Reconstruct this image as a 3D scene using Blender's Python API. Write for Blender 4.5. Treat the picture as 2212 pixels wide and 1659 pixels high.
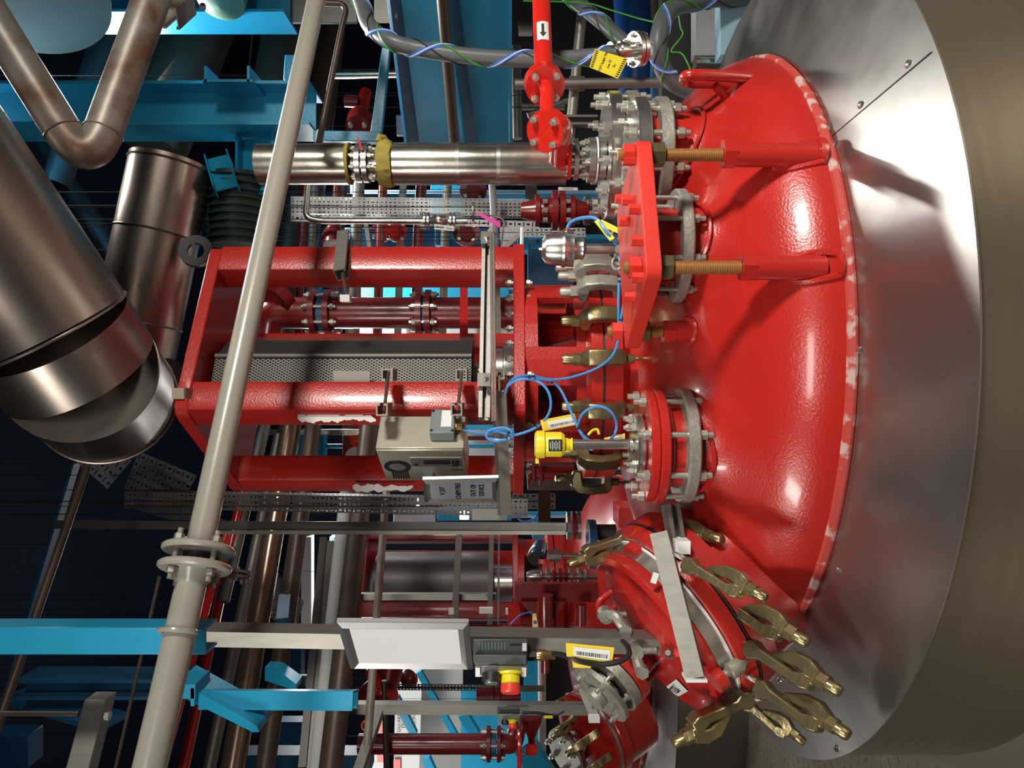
import bpy, bmesh, math, random
from mathutils import Vector, Matrix
random.seed(7)
for o in list(bpy.data.objects): bpy.data.objects.remove(o)
PI = math.pi
F = 1600.0      # focal length in pixels of the 2212 x 1659 frame
ZC = 1.12       # eye height over the platform floor
SC = bpy.context.scene
COL = SC.collection
def P(x, y, d):             # pixel and depth -> place in the room (the photo lies on its side: left of the frame is up)
    return Vector(((829.5-y)/F*d, d, ZC+(1106-x)/F*d))
def V(*a): return Vector(a)
# ---------------- camera
cam = bpy.data.cameras.new('camera'); co = bpy.data.objects.new('camera', cam); COL.objects.link(co)
cam.sensor_width = 36.0; cam.lens = 36.0*F/2212.0; cam.clip_start = .05; cam.clip_end = 100
co.matrix_world = Matrix.Translation((0, 0, ZC)) @ Matrix(((0, -1, 0), (0, 0, -1), (1, 0, 0))).transposed().to_4x4() if False else Matrix.Translation((0, 0, ZC)) @ Matrix(((0, 1, 0), (0, 0, -1), (-1, 0, 0))).to_4x4()
SC.camera = co
# ---------------- world, lights, exposure
SC.view_settings.view_transform = 'Standard'; SC.view_settings.look = 'None'
SC.view_settings.exposure = -0.2; SC.view_settings.gamma = 1; SC.view_settings.use_curve_mapping = False
w = bpy.data.worlds.new('world'); SC.world = w; w.use_nodes = True
w.node_tree.nodes['Background'].inputs[0].default_value = (.75, .8, 1, 1)
w.node_tree.nodes['Background'].inputs[1].default_value = .075
def area(name, loc, target, sx, sy, power, col=(1, .95, .86), spread=180):
    l = bpy.data.lights.new(name, 'AREA'); l.shape = 'RECTANGLE'; l.size = sx; l.size_y = sy; l.energy = power; l.color = col; l.spread = math.radians(spread)
    o = bpy.data.objects.new(name, l); COL.objects.link(o); o.location = loc
    o.rotation_euler = (Vector(target)-Vector(loc)).to_track_quat('-Z', 'Y').to_euler()
    return o
area('key_lamp', (2.6, -.3, 2.1), (0.1, 2.2, .58), .45, .6, 31, spread=76)
area('bay_lamp', (1.34, 3.3, 3.1), (.3, 1.6, .6), .26, 1.3, 85, (1, .97, .9), spread=110)
area('left_lamp', (-2.2, .3, 2.1), (-.3, 2.1, .6), .35, .8, 12, spread=95)
area('aisle_lamp', (-.2, -1.0, 2.2), (0, 2.4, .5), 1.2, .4, 14, spread=105)
area('rear_lamp', (-1.2, 6.6, 2.7), (-1.5, 5.5, 1), 2.4, .5, 95, (1, .98, .94))
area('far_lamp', (1.0, 5.4, 2.3), (1.0, 5.4, 0), 2.0, .5, 80, (1, .98, .94))
area('far_left_lamp', (-4.2, 5.2, 2.6), (-3.6, 6.5, 1), 1.6, .5, 55, (1, .98, .94))
# ---------------- materials
def mat(name, col, rough=.5, metal=0., bump=0., bscale=60, var=0., vscale=8, spec=.5, coat=0., rvar=0., col2=None, stretch=None, emit=None, es=1., lo=.25, hi=.75):
    m = bpy.data.materials.new(name); m.use_nodes = True; nt = m.node_tree; b = nt.nodes['Principled BSDF']
    b.inputs['Base Color'].default_value = (*col, 1); b.inputs['Roughness'].default_value = rough
    b.inputs['Metallic'].default_value = metal; b.inputs['Specular IOR Level'].default_value = spec
    b.inputs['Coat Weight'].default_value = coat; b.inputs['Coat Roughness'].default_value = .12
    if emit: b.inputs['Emission Color'].default_value = (*emit, 1); b.inputs['Emission Strength'].default_value = es
    N = nt.nodes.new; L = nt.links.new
    tc = N('ShaderNodeTexCoord'); mp = N('ShaderNodeMapping'); L(tc.outputs['Object'], mp.inputs[0])
    if stretch: mp.inputs['Scale'].default_value = stretch
    if var or rvar:
        n = N('ShaderNodeTexNoise'); n.inputs['Scale'].default_value = vscale; n.inputs['Detail'].default_value = 6; L(mp.outputs[0], n.inputs['Vector'])
        r = N('ShaderNodeMapRange'); r.inputs[1].default_value = lo; r.inputs[2].default_value = hi; L(n.outputs[0], r.inputs[0])
        if var:
            mx = N('ShaderNodeMix'); mx.data_type = 'RGBA'; c2 = col2 or tuple(c*(1-var) for c in col)
            mx.inputs[6].default_value = (*col, 1); mx.inputs[7].default_value = (*c2, 1); L(r.outputs[0], mx.inputs[0]); L(mx.outputs[2], b.inputs['Base Color'])
        if rvar:
            r2 = N('ShaderNodeMapRange'); r2.inputs[3].default_value = max(.03, rough-rvar); r2.inputs[4].default_value = rough+rvar
            L(r.outputs[0], r2.inputs[0]); L(r2.outputs[0], b.inputs['Roughness'])
    if bump:
        n2 = N('ShaderNodeTexNoise'); n2.inputs['Scale'].default_value = bscale; n2.inputs['Detail'].default_value = 3; L(mp.outputs[0], n2.inputs['Vector'])
        bp = N('ShaderNodeBump'); bp.inputs['Strength'].default_value = bump; bp.inputs['Distance'].default_value = .004
        L(n2.outputs[0], bp.inputs['Height']); L(bp.outputs[0], b.inputs['Normal'])
    return m
M = {}
M['red'] = mat('red_paint', (.42, .017, .012), .3, 0, .22, 200, .12, 5, coat=.4, rvar=.05)
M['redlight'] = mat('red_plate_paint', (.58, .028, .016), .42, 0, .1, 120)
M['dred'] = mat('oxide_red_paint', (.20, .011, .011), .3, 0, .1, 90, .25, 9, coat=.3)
M['fred'] = mat('pipe_red_paint', (.62, .02, .012), .2, 0, .03, 60, coat=.5)
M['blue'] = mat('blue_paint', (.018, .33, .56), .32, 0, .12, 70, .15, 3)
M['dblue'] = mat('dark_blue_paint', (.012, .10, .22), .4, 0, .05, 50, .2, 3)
M['navy'] = mat('navy_paint', (.006, .02, .055), .6, 0, 0, 50, .4, 1.2)
M['vblue'] = mat('blue_tank_paint', (.01, .08, .3), .35)
M['grey'] = mat('grey_pipe_paint', (.36, .34, .29), .3, 0, .04, 80, .08, 12, coat=.2)
M['alu'] = mat('aluminium_sheet', (.50, .49, .465), .36, .95, .0, 300, .38, 6, rvar=.09, stretch=(1, 1, 1), lo=.3, hi=.8)
M['clad'] = mat('stainless_cladding', (.31, .275, .215), .38, .9, .02, 40, .14, 4, rvar=.07, stretch=(.5, .5, 9))
M['duct'] = mat('duct_cladding', (.38, .325, .285), .3, .95, .06, 5, .18, 6, rvar=.06)
M['ipipe'] = mat('dented_foil_cladding', (.56, .53, .46), .24, .95, .22, 11, .12, 5, rvar=.07)
M['steel'] = mat('stainless_steel', (.62, .60, .56), .26, .95, .03, 120, .15, 20)
M['galv'] = mat('galvanised_cast', (.40, .39, .34), .5, .6, .35, 120, .4, 45)
M['strut'] = mat('slotted_channel_steel', (.28, .27, .24), .5, .75, .06, 60, .22, 14, stretch=(6, 6, .6))
M['alus'] = mat('sign_frame_aluminium', (.45, .45, .46), .35, .85)
M['bolt'] = mat('bolt_zinc', (.50, .49, .43), .38, .75)
M['brass'] = mat('yellow_zinc', (.33, .27, .115), .3, .8, .25, 60, .45, 18, col2=(.21, .18, .12))
M['zincg'] = mat('grey_zinc', (.42, .41, .35), .5, .55, .3, 90, .35, 40)
M['thread'] = mat('oiled_thread', (.42, .22, .08), .42, .6)
M['rust'] = mat('rusty_pale_pipe', (.30, .275, .24), .42, .3, .06, 60, .6, 6, col2=(.13, .06, .03), lo=.46, hi=.66)
M['drum'] = mat('brown_drum_steel', (.07, .035, .018), .6, .1, .1, 40, .4, 5)
M['brown'] = mat('brown_pipe', (.09, .065, .05), .42, .45, .05, 30, .35, 8)
M['bronze'] = mat('bronze_tinted_pipe', (.30, .21, .15), .25, .8, .04, 20, .3, 6)
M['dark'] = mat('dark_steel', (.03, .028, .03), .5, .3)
M['black'] = mat('black_plastic', (.012, .012, .013), .45)
M['dgrey'] = mat('dark_grey_plastic', (.06, .07, .07), .5, 0, .05, 200)
M['mgrey'] = mat('grey_blue_plastic', (.18, .21, .22), .45)
M['hose'] = mat('grey_hose_rubber', (.10, .112, .118), .42)
M['yellow'] = mat('yellow_plastic', (.75, .62, .02), .35)
M['ytag'] = mat('yellow_tag', (.78, .58, .03), .5)
M['yrag'] = mat('yellow_insulation_wool', (.42, .34, .07), .9, 0, .9, 60, .35, 30)
M['white'] = mat('white_label', (.72, .73, .72), .5)
M['paper'] = mat('white_paper', (.74, .74, .75), .6)
M['bpaper'] = mat('bluish_paper', (.62, .66, .76), .4)
M['wall'] = mat('pale_wall', (.42, .43, .43), .7, 0, 0, 50, .12, 2)
M['wallb'] = mat('far_steelwork_blue', (.02, .25, .45), .6)
M['floor'] = mat('platform_plate', (.30, .26, .21), .42, .5, 0, 50, .25, 3)
M['cable'] = mat('blue_cable', (.06, .25, .60), .35)
M['green'] = mat('green_wire', (.05, .30, .03), .4)
M['hblue'] = mat('hose_blue_stripe', (.03, .14, .55), .4)
M['hwhite'] = mat('hose_white_stripe', (.55, .65, .85), .4)
M['pink'] = mat('pink_tag', (.75, .02, .38), .5)
M['btn'] = mat('red_button', (.70, .05, .03), .35)
M['gbtn'] = mat('green_button', (.12, .18, .13), .3)
M['ink'] = mat('ink', (.015, .015, .017), .6)
M['brassf'] = mat('brass_fitting', (.55, .35, .14), .25, .9)
M['lamp'] = mat('lit_lamp', (.9, .9, .9), .5, emit=(1, .97, .9), es=9)
M['chip'] = mat('chipped_rim_paint', (.42, .05, .04), .5, 0, .3, 60, .5, 22, col2=(.5, .34, .31), lo=.52, hi=.6)
M['tape'] = mat('masking_tape', (.34, .29, .2), .7, 0, .1, 60, .15, 20)
M['wpaint'] = mat('white_cover_paint', (.66, .64, .60), .6)
M['guard'] = mat('guard_mesh_steel', (.15, .145, .13), .5, .7)
M['inside'] = mat('shade_and_rod_black', (.02, .018, .018), .8, spec=.1)  # near-black: painted shade within the guard, also the hanger rod colour
M['boxsteel'] = mat('control_box_steel', (.58, .54, .44), .38, .6, .05, 90, .18, 12)
M['gfins'] = mat('green_motor_paint', (.008, .035, .03), .5)
M['gdome'] = mat('pale_green_paint', (.10, .20, .15), .5)
M['tray'] = mat('tray_zinc', (.36, .37, .37), .42, .7, .03, 40, .2, 10)
M['traydk'] = mat('tray_dark', (.12, .11, .11), .45, .6)
M['oblue'] = mat('gauge_blue_enamel', (.02, .05, .10), .25, coat=.5)
M['lblue'] = mat('backlight_as_pale_blue', (.30, .50, .62), .6)  # pale base colour paints in backlight, nothing glows
# ---------------- mesh builder
ORG = {}
def frame(ax):
    ax = Vector(ax).normalized(); up = Vector((0, 0, 1)) if abs(ax.z) < .9 else Vector((1, 0, 0))
    a = ax.cross(up).normalized(); b = ax.cross(a).normalized(); return a, b, ax
class MB:
    def __init__(s): s.v = []; s.f = []
    def add(s, vs, fs):
        n = len(s.v); s.v += [tuple(v) for v in vs]; s.f += [tuple(i+n for i in f) for f in fs]; return s
    def cyl(s, p0, p1, r0, r1=None, n=20, caps=True, rot=0.):
        p0 = Vector(p0); p1 = Vector(p1); r1 = r0 if r1 is None else r1; a, b, ax = frame(p1-p0); vs = []
        for p, r in ((p0, r0), (p1, r1)):
            for i in range(n):
                t = 2*PI*i/n+rot; vs.append(p+a*math.cos(t)*r+b*math.sin(t)*r)
        fs = [(i, (i+1) % n, n+(i+1) % n, n+i) for i in range(n)]
        if caps: fs += [tuple(range(n))[::-1], tuple(range(n, 2*n))]
        return s.add(vs, fs)
    def hexa(s, c):     # 8 corners: 4 bottom, 4 top
        return s.add(c, [(3, 2, 1, 0), (4, 5, 6, 7), (0, 1, 5, 4), (1, 2, 6, 5), (2, 3, 7, 6), (3, 0, 4, 7)])
    def box(s, c, sz, R=None):
        c = Vector(c); x, y, z = sz[0]/2, sz[1]/2, sz[2]/2
        vs = [V(-x, -y, -z), V(x, -y, -z), V(x, y, -z), V(-x, y, -z), V(-x, -y, z), V(x, -y, z), V(x, y, z), V(-x, y, z)]
        return s.hexa([c+(R @ v if R else v) for v in vs])
    def prism(s, poly, vec):    # poly: 3D points of one face
        n = len(poly); vec = Vector(vec); vs = [Vector(p) for p in poly]+[Vector(p)+vec for p in poly]
        return s.add(vs, [tuple(range(n))[::-1], tuple(range(n, 2*n))]+[(i, (i+1) % n, n+(i+1) % n, n+i) for i in range(n)])
    def slab(s, poly, z0, z1):  # poly of (x, y)
        return s.prism([(p[0], p[1], z0) for p in poly], (0, 0, z1-z0))
    def lathe(s, prof, o, ax, n=32, closed=False, arc=None):
        o = Vector(o); a, b, ax = frame(ax); vs = []; k = len(prof)
        for r, h in prof:
            for i in range(n):
                t = 2*PI*i/n; vs.append(o+ax*h+(a*math.cos(t)+b*math.sin(t))*r)
        fs = []
        for j in range(k if closed else k-1):
            for i in range(n):
                j2 = (j+1) % k; fs.append((j*n+i, j*n+(i+1) % n, j2*n+(i+1) % n, j2*n+i))
        if not closed:
            if prof[0][0] > 1e-5: fs.append(tuple(range(n))[::-1])
            if prof[-1][0] > 1e-5: fs.append(tuple(range((k-1)*n, k*n)))
        return s.add(vs, fs)
    def ring(s, o, ax, ri, ro, t, n=32):
        return s.lathe([(ri, 0), (ro, 0), (ro, t), (ri, t)], o, ax, n, True)
    def tube(s, pts, r, n=12, closed=False, caps=True):
        pts = [Vector(p) for p in pts]; m = len(pts); T = []
        for i in range(m):
            if closed: t = pts[(i+1) % m]-pts[i-1]
            else: t = (pts[min(i+1, m-1)]-pts[max(i-1, 0)])
            T.append(t.normalized())
        a = frame(T[0])[0]; vs = []
        for i in range(m):
            a = (a-T[i]*a.dot(T[i])).normalized(); b = T[i].cross(a)
            k = 1.
            if 0 < i < m-1 or closed:
                d1 = (pts[i]-pts[i-1]).normalized(); c = max(.5, d1.dot(T[i]))
            rr = r[i] if isinstance(r, (list, tuple)) else r
            for j in range(n):
                t = 2*PI*j/n; vs.append(pts[i]+(a*math.cos(t)+b*math.sin(t))*rr)
        fs = []
        for i in range(m if closed else m-1):
            i2 = (i+1) % m
            for j in range(n): fs.append((i*n+j, i*n+(j+1) % n, i2*n+(j+1) % n, i2*n+j))
        if caps and not closed: fs += [tuple(range(n))[::-1], tuple(range((m-1)*n, m*n))]
        return s.add(vs, fs)
    def build(s, name, m, parent=None, ang=35, bevel=0, org=None, local=False):
        o0 = Vector((0, 0, 0)) if local else (ORG.get(parent.name, Vector((0, 0, 0))) if parent else (Vector(org) if org is not None else Vector((0, 0, 0))))
        me = bpy.data.meshes.new(name); me.from_pydata([Vector(v)-o0 for v in s.v], [], s.f)
        bm = bmesh.new(); bm.from_mesh(me); bmesh.ops.recalc_face_normals(bm, faces=bm.faces); bm.to_mesh(me); bm.free()
        me.materials.append(M[m] if isinstance(m, str) else m)
        me.polygons.foreach_set('use_smooth', [True]*len(me.polygons)); me.set_sharp_from_angle(angle=math.radians(ang))
        o = bpy.data.objects.new(name, me); COL.objects.link(o)
        if parent: o.parent = parent
        else: o.location = o0
        ORG[o.name] = o0
        if bevel:
            b = o.modifiers.new('bevel', 'BEVEL'); b.width = bevel; b.segments = 2; b.limit_method = 'ANGLE'; b.angle_limit = math.radians(40)
        return o
def tag(o, label, cat, group=None):
    o['label'] = label; o['category'] = cat
    if group: o['group'] = group
    return o
def thing(name, label, cat, loc=(0, 0, 0), group=None, mw=None):
    o = bpy.data.objects.new(name, None); COL.objects.link(o); o.empty_display_size = .05
    if mw is not None: o.matrix_world = mw; ORG[o.name] = Vector((0, 0, 0))
    else: o.location = loc; ORG[o.name] = Vector(loc)
    return tag(o, label, cat, group)
def struct(name, mb, m, **k):
    o = mb.build(name, m, **k); o['kind'] = 'structure'; return o
def rail(pts, r=.1, n=6):       # rounds the corners of a path
    pts = [Vector(p) for p in pts]; out = [pts[0]]
    for i in range(1, len(pts)-1):
        a, b, c = pts[i-1], pts[i], pts[i+1]; d1 = (a-b); d2 = (c-b); k = min(r, d1.length*.49, d2.length*.49)
        p = b+d1.normalized()*k; q = b+d2.normalized()*k
        for j in range(n+1):
            t = j/n; out.append(p*(1-t)**2+b*2*t*(1-t)+q*t*t)
    out.append(pts[-1]); return out
def spline(pts, n=8, closed=False):
    pts = [Vector(p) for p in pts]; m = len(pts); out = []
    for i in range(m if closed else m-1):
        if closed: a, b, c, d = pts[i-1], pts[i], pts[(i+1) % m], pts[(i+2) % m]
        else: a, b, c, d = pts[max(i-1, 0)], pts[i], pts[i+1], pts[min(i+2, m-1)]
        for j in range(n):
            t = j/n; out.append(.5*((2*b)+(c-a)*t+(2*a-5*b+4*c-d)*t*t+(3*b-a-3*c+d)*t**3))
    if not closed: out.append(pts[-1])
    return out
MC = {}
def rotm(p, ax, roll=0.):
    a, b, c = frame(ax); R = Matrix((a, b, c)).transposed().to_4x4()
    return Matrix.Translation(p) @ R @ Matrix.Rotation(roll, 4, 'Z')
def inst(key, name, mbf, m, parent, mw):   # shared small mesh, placed as a part
    if (key, m) not in MC:
        o = mbf().build(name, m, local=True); MC[(key, m)] = o.data; bpy.data.objects.remove(o)
    o = bpy.data.objects.new(name, MC[(key, m)]); COL.objects.link(o); o.parent = parent
    o.matrix_basis = Matrix.Translation(-ORG[parent.name]) @ mw; ORG[o.name] = Vector((0, 0, 0))
    return o
def bolt(parent, p, ax, r, L, m='bolt', tip=None):     # head at p pointing along ax, shank running back L, nut at the far end
    tip = r*.9 if tip is None else tip
    def mk():
        b = MB(); b.cyl((0, 0, 0), (0, 0, r*1.1), r, n=6); b.cyl((0, 0, -L), (0, 0, r*1.1+tip), r*.55, n=10)
        b.cyl((0, 0, -L-r*1.1), (0, 0, -L), r, n=6); b.cyl((0, 0, -L-r*1.1-tip), (0, 0, -L-r*1.1), r*.55, n=10); return b
    return inst(('bolt', round(r, 4), round(L, 3), round(tip, 4)), 'bolt', mk, m, parent, rotm(p, ax, random.random()*1.))
def boltring(parent, o, ax, R, n, r, L, m='bolt', ph=0., tip=None):
    a, b, c = frame(ax); o = Vector(o)
    for i in range(n):
        t = 2*PI*(i+ph)/n; bolt(parent, o+(a*math.cos(t)+b*math.sin(t))*R, ax, r, L, m, tip)
def flange(parent, o, ax, ri, ro, t, m, name='flange', n=36, ch=.004):
    mb = MB(); mb.lathe([(ri, 0), (ro-ch, 0), (ro, ch), (ro, t-ch), (ro-ch, t), (ri, t)], o, ax, n, True)
    return mb.build(name, m, parent)
def text(body, o, right, up, size, m, parent, name='lettering', align='CENTER', ext=.0006, sx=1.):
    cu = bpy.data.curves.new(name, 'FONT'); cu.body = body; cu.size = size; cu.align_x = align; cu.align_y = 'CENTER'; cu.extrude = ext; cu.resolution_u = 2
    t = bpy.data.objects.new(name, cu); COL.objects.link(t); dg = bpy.context.evaluated_depsgraph_get(); dg.update()
    me = bpy.data.meshes.new_from_object(t.evaluated_get(dg)); bpy.data.objects.remove(t)
    me.materials.clear(); me.materials.append(M[m]); ob = bpy.data.objects.new(name, me); COL.objects.link(ob)
    r = Vector(right).normalized(); u = Vector(up); u = (u-r*u.dot(r)).normalized(); nrm = r.cross(u)
    mw = Matrix.Translation(o) @ Matrix((r, u, nrm)).transposed().to_4x4()
    ob.parent = parent; ob.matrix_basis = Matrix.Translation(-ORG[parent.name]) @ mw @ Matrix.Diagonal((sx, 1, 1, 1)); ORG[ob.name] = Vector((0, 0, 0)); return ob
def perf(o, u, v, nu, nv, hu, hv, mb=None, th=.0015, pat=None):
    """sheet with slots: o corner, u and v cell vectors, hu hv slot share of the cell"""
    mb = mb or MB(); o = Vector(o); u = Vector(u); v = Vector(v)
    for i in range(nu):
        for j in range(nv):
            a, b = (hu, hv) if not pat else pat(i, j)
            c = o+u*i+v*j
            if a <= 0: mb.add([c, c+u, c+u+v, c+v], [(0, 1, 2, 3)]); continue
            x0, x1, y0, y1 = (1-a)/2, (1+a)/2, (1-b)/2, (1+b)/2
            vs = [c, c+u, c+u+v, c+v, c+u*x0+v*y0, c+u*x1+v*y0, c+u*x1+v*y1, c+u*x0+v*y1]
            mb.add(vs, [(0, 1, 5, 4), (1, 2, 6, 5), (2, 3, 7, 6), (3, 0, 4, 7)])
    return mb
def vpipe(name, label, cat, x0, x1, y, d, r, m, n=20, group=None):      # upright pipe
    p0 = P(x0, y, d); p1 = P(x1, y, d); return tag(MB().cyl(p0, p1, r, n=n).build(name, m, org=p1), label, cat, group)
def bar(name, label, cat, p0, p1, w, h, m, group=None, parent=None, side=(0, 0, 1)):  # square bar between two points
    p0 = Vector(p0); p1 = Vector(p1); ax = (p1-p0).normalized(); s = Vector(side); s = (s-ax*s.dot(ax))
    s = s.normalized() if s.length > 1e-4 else frame(ax)[0]; t = ax.cross(s)
    c = [p0-s*h/2-t*w/2, p0-s*h/2+t*w/2, p0+s*h/2+t*w/2, p0+s*h/2-t*w/2]
    mb = MB().prism(c, p1-p0)
    if parent is not None: return mb.build(name, m, parent)
    return tag(mb.build(name, m, org=p0), label, cat, group)
def channel(p0, p1, w, h, open_dir, mb=None, t=.004, lip=.010):  # C strut: open towards open_dir
    mb = mb or MB(); p0 = Vector(p0); p1 = Vector(p1); ax = (p1-p0).normalized(); o = Vector(open_dir); o = (o-ax*o.dot(ax)).normalized(); s = ax.cross(o)
    prof = [(-w/2, 0), (w/2, 0), (w/2, h), (w/2-lip, h), (w/2-lip, h-t*1.5), (w/2-t, h-t*1.5), (w/2-t, t), (-w/2+t, t), (-w/2+t, h-t*1.5), (-w/2+lip, h-t*1.5), (-w/2+lip, h), (-w/2, h)]
    c = [p0+s*a+o*(b-h/2) for a, b in prof]; n = len(c); vs = c+[q+(p1-p0) for q in c]
    fs = [(i, (i+1) % n, n+(i+1) % n, n+i) for i in range(n)]
    for k in (0, n):
        fs += [(k+0, k+1, k+6, k+7), (k+1, k+2, k+5, k+6), (k+2, k+3, k+4, k+5), (k+7, k+8, k+11, k+0), (k+8, k+9, k+10, k+11)]
    return mb.add(vs, fs)
def ibeam(p0, p1, hgt, wid, t, up, mb=None):
    mb = mb or MB(); p0 = Vector(p0); p1 = Vector(p1); ax = (p1-p0).normalized(); u = Vector(up); u = (u-ax*u.dot(ax)).normalized(); s = ax.cross(u)
    for a, b, c, d in ((-wid/2, wid/2, -hgt/2, -hgt/2+t), (-wid/2, wid/2, hgt/2-t, hgt/2), (-t/2, t/2, -hgt/2+t, hgt/2-t)):
        mb.prism([p0+s*a+u*c, p0+s*b+u*c, p0+s*b+u*d, p0+s*a+u*d], p1-p0)
    return mb
# ================= the setting
struct('floor', perf((-8, -3, 0), (.0, 0, 0), (0, 0, 0), 0, 0, 0, 0).box((0, 4, -.06), (18, 16, .12)), 'floor')
struct('ceiling', MB().box((0, 4, 4.75), (18, 16, .1)), 'navy')
struct('wall_back', MB().box((0, 12, 2.3), (18, .1, 4.8)), 'navy')
struct('wall_front', MB().box((0, -4, 2.3), (18, .1, 4.8)), 'wall')
struct('wall_left', MB().box((-9, 4, 2.3), (.1, 16, 4.8)), 'wall')
struct('wall_right', MB().box((9, 4, 2.3), (.1, 16, 4.8)), 'wall')
# ================= near vessel
CX, CY = .089, 2.4
def H(z): return ZC+z
RD, ZR, DH = .888, -.694, .36
def domez(X, Y, c=(CX, CY)):
    q = min(.999, math.hypot(X-c[0], Y-c[1])/RD); return H(ZR)+DH*math.sqrt(1-q*q)
def vessel(c, label, name='process_vessel', near=True):
    cx, cy = c; o = V(cx, cy, 0)
    t = thing(name, label, 'vessel', (cx, cy, 0)); n = 128 if near else 64
    prof = [(RD*math.cos(a), H(ZR)+DH*math.sin(a)) for a in [PI/2*i/24 for i in range(25)]]; prof[-1] = (0, H(ZR)+DH)
    dome = MB().lathe([(RD, H(ZR)-.02)]+prof, o, (0, 0, 1), n).build('dished_head', 'red', t)
    MB().lathe([(RD+.003, H(ZR)-.012), (RD+.008, H(ZR)-.004), (RD+.006, H(ZR)+.008), (RD-.004, H(ZR)+.012)], o, (0, 0, 1), n, True).build('worn_rim', 'chip', dome)
    MB().lathe([(RD+.004, H(ZR)-.014), (1.166, H(-.78)), (1.166, H(-.784)), (RD+.004, H(ZR)-.02)], o, (0, 0, 1), n, True).build('insulation_collar', 'alu', t)
    MB().lathe([(1.155, 0), (1.155, H(-.782))], o, (0, 0, 1), n).build('shell_cladding', 'clad', t)
    return t, dome
VES, DOME = vessel((CX, CY), 'large red dished vessel top with aluminium collar filling the right of the photo')
collar = [o for o in VES.children if o.name == 'insulation_collar'][0]
def on_cone(x, y):      # where the sight line meets the collar
    best = None
    for i in range(400):
        d = 1.1+i*.005; p = P(x, y, d); q = math.hypot(p.x-CX, p.y-CY)
        zz = H(-.708)+(q-.892)/(1.166-.892)*(-.072)
        if best is None or abs(p.z-zz) < best[0]: best = (abs(p.z-zz), p)
    return best[1]
def on_dome(x, y, c=(CX, CY)):
    for i in range(1600):
        d = .9+i*.002; p = P(x, y, d)
        if math.hypot(p.x-c[0], p.y-c[1]) < RD and p.z <= domez(p.x, p.y, c): return p
    return p
cn = V(0, 0, 1)
for k, (x, y) in enumerate([(1962, 139), (1859, 227), (1793, 277), (1803, 311), (1857, 756), (1809, 1232), (1693, 1461), (1683, 1470), (1806, 1617)]):
    p = on_cone(x, y)
    inst('rivet', 'rivet', lambda: MB().lathe([(.0085, 0), (.008, .003), (.0045, .005), (0, .0056)], (0, 0, 0), (0, 0, 1), 12), 'steel', collar, rotm(p, (0, 0, 1)))
p = on_cone(2013, 113); q = on_cone(1786, 305)
MB().prism([p+V(0, 0, .0006), q+V(0, 0, .0006), q+V(.002, .001, .0006), p+V(.002, .001, .0006)], (0, 0, .0008)).build('sheet_seam', 'dark', collar)
# far vessel behind on the left and its unit
C2 = (-1.47, 4.65)
VES2, DOME2 = vessel(C2, 'second red dished vessel behind at the bottom edge of the photo', near=False)
# nozzle with a swept saddle
def nozzle(t, x, y, r, ztop, c=(CX, CY), w=.07, h=.05, name='nozzle'):
    mb = MB(); n = 40; rings = []
    rings.append([V(x+r*math.cos(2*PI*i/n), y+r*math.sin(2*PI*i/n), ztop) for i in range(n)])
    K = 8
    for k in range(K+1):
        q = k/K; rr = r+w*q*q; rg = []
        for i in range(n):
            X = x+rr*math.cos(2*PI*i/n); Y = y+rr*math.sin(2*PI*i/n); rg.append(V(X, Y, domez(X, Y, c)+h*(1-q)**2-.001))
        rings.append(rg)
    vs = [v for rg in rings for v in rg]; fs = []
    for j in range(len(rings)-1):
        for i in range(n): fs.append((j*n+i, j*n+(i+1) % n, (j+1)*n+(i+1) % n, (j+1)*n+i))
    mb.add(vs, fs+[tuple(range(n))])
    o = mb.build(name, 'red', t, ang=60)
    wb = MB(); wb.tube([V(x+(r+.012)*math.cos(a), y+(r+.012)*math.sin(a), domez(x+(r+.012)*math.cos(a), y+(r+.012)*math.sin(a), c)+h*.62) for a in [2*PI*i/48 for i in range(48)]], .006, 6, closed=True)
    wb.build('weld_bead', 'red', o)
    return o
# N1: nozzle in front carrying the level probe
N1 = V((829.5-962)/F*1.80, 1.80, 0)
nz1 = nozzle(VES, N1.x, N1.y, .100, H(-.345), w=.10, h=.07)
flange(nz1, (N1.x, N1.y, H(-.428)), (0, 0, 1), .101, .139, .028, 'galv', 'backing_ring')
flange(nz1, (N1.x, N1.y, H(-.372)), (0, 0, 1), .06, .118, .012, 'red', 'stub_lip')
flange(nz1, (N1.x, N1.y, H(-.360)), (0, 0, 1), .05, .139, .022, 'red', 'flange')
flange(nz1, (N1.x, N1.y, H(-.338)), (0, 0, 1), .05, .136, .022, 'red', 'cover_flange')
boltring(nz1, (N1.x, N1.y, H(-.314)), (0, 0, 1), .123, 8, .0125, .115, ph=.35, tip=.014)
# N2 under the red plate
N2 = V((829.5-533)/F*1.82, 1.82, 0)
nz2 = nozzle(VES, N2.x, N2.y, .092, H(-.31), w=.07, h=.05)
flange(nz2, (N2.x, N2.y, H(-.418)), (0, 0, 1), .093, .139, .026, 'galv', 'backing_ring')
flange(nz2, (N2.x, N2.y, H(-.335)), (0, 0, 1), .05, .125, .03, 'dred', 'flange')
boltring(nz2, (N2.x, N2.y, H(-.303)), (0, 0, 1), .118, 8, .011, .118, ph=.5, tip=.014)
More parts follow.
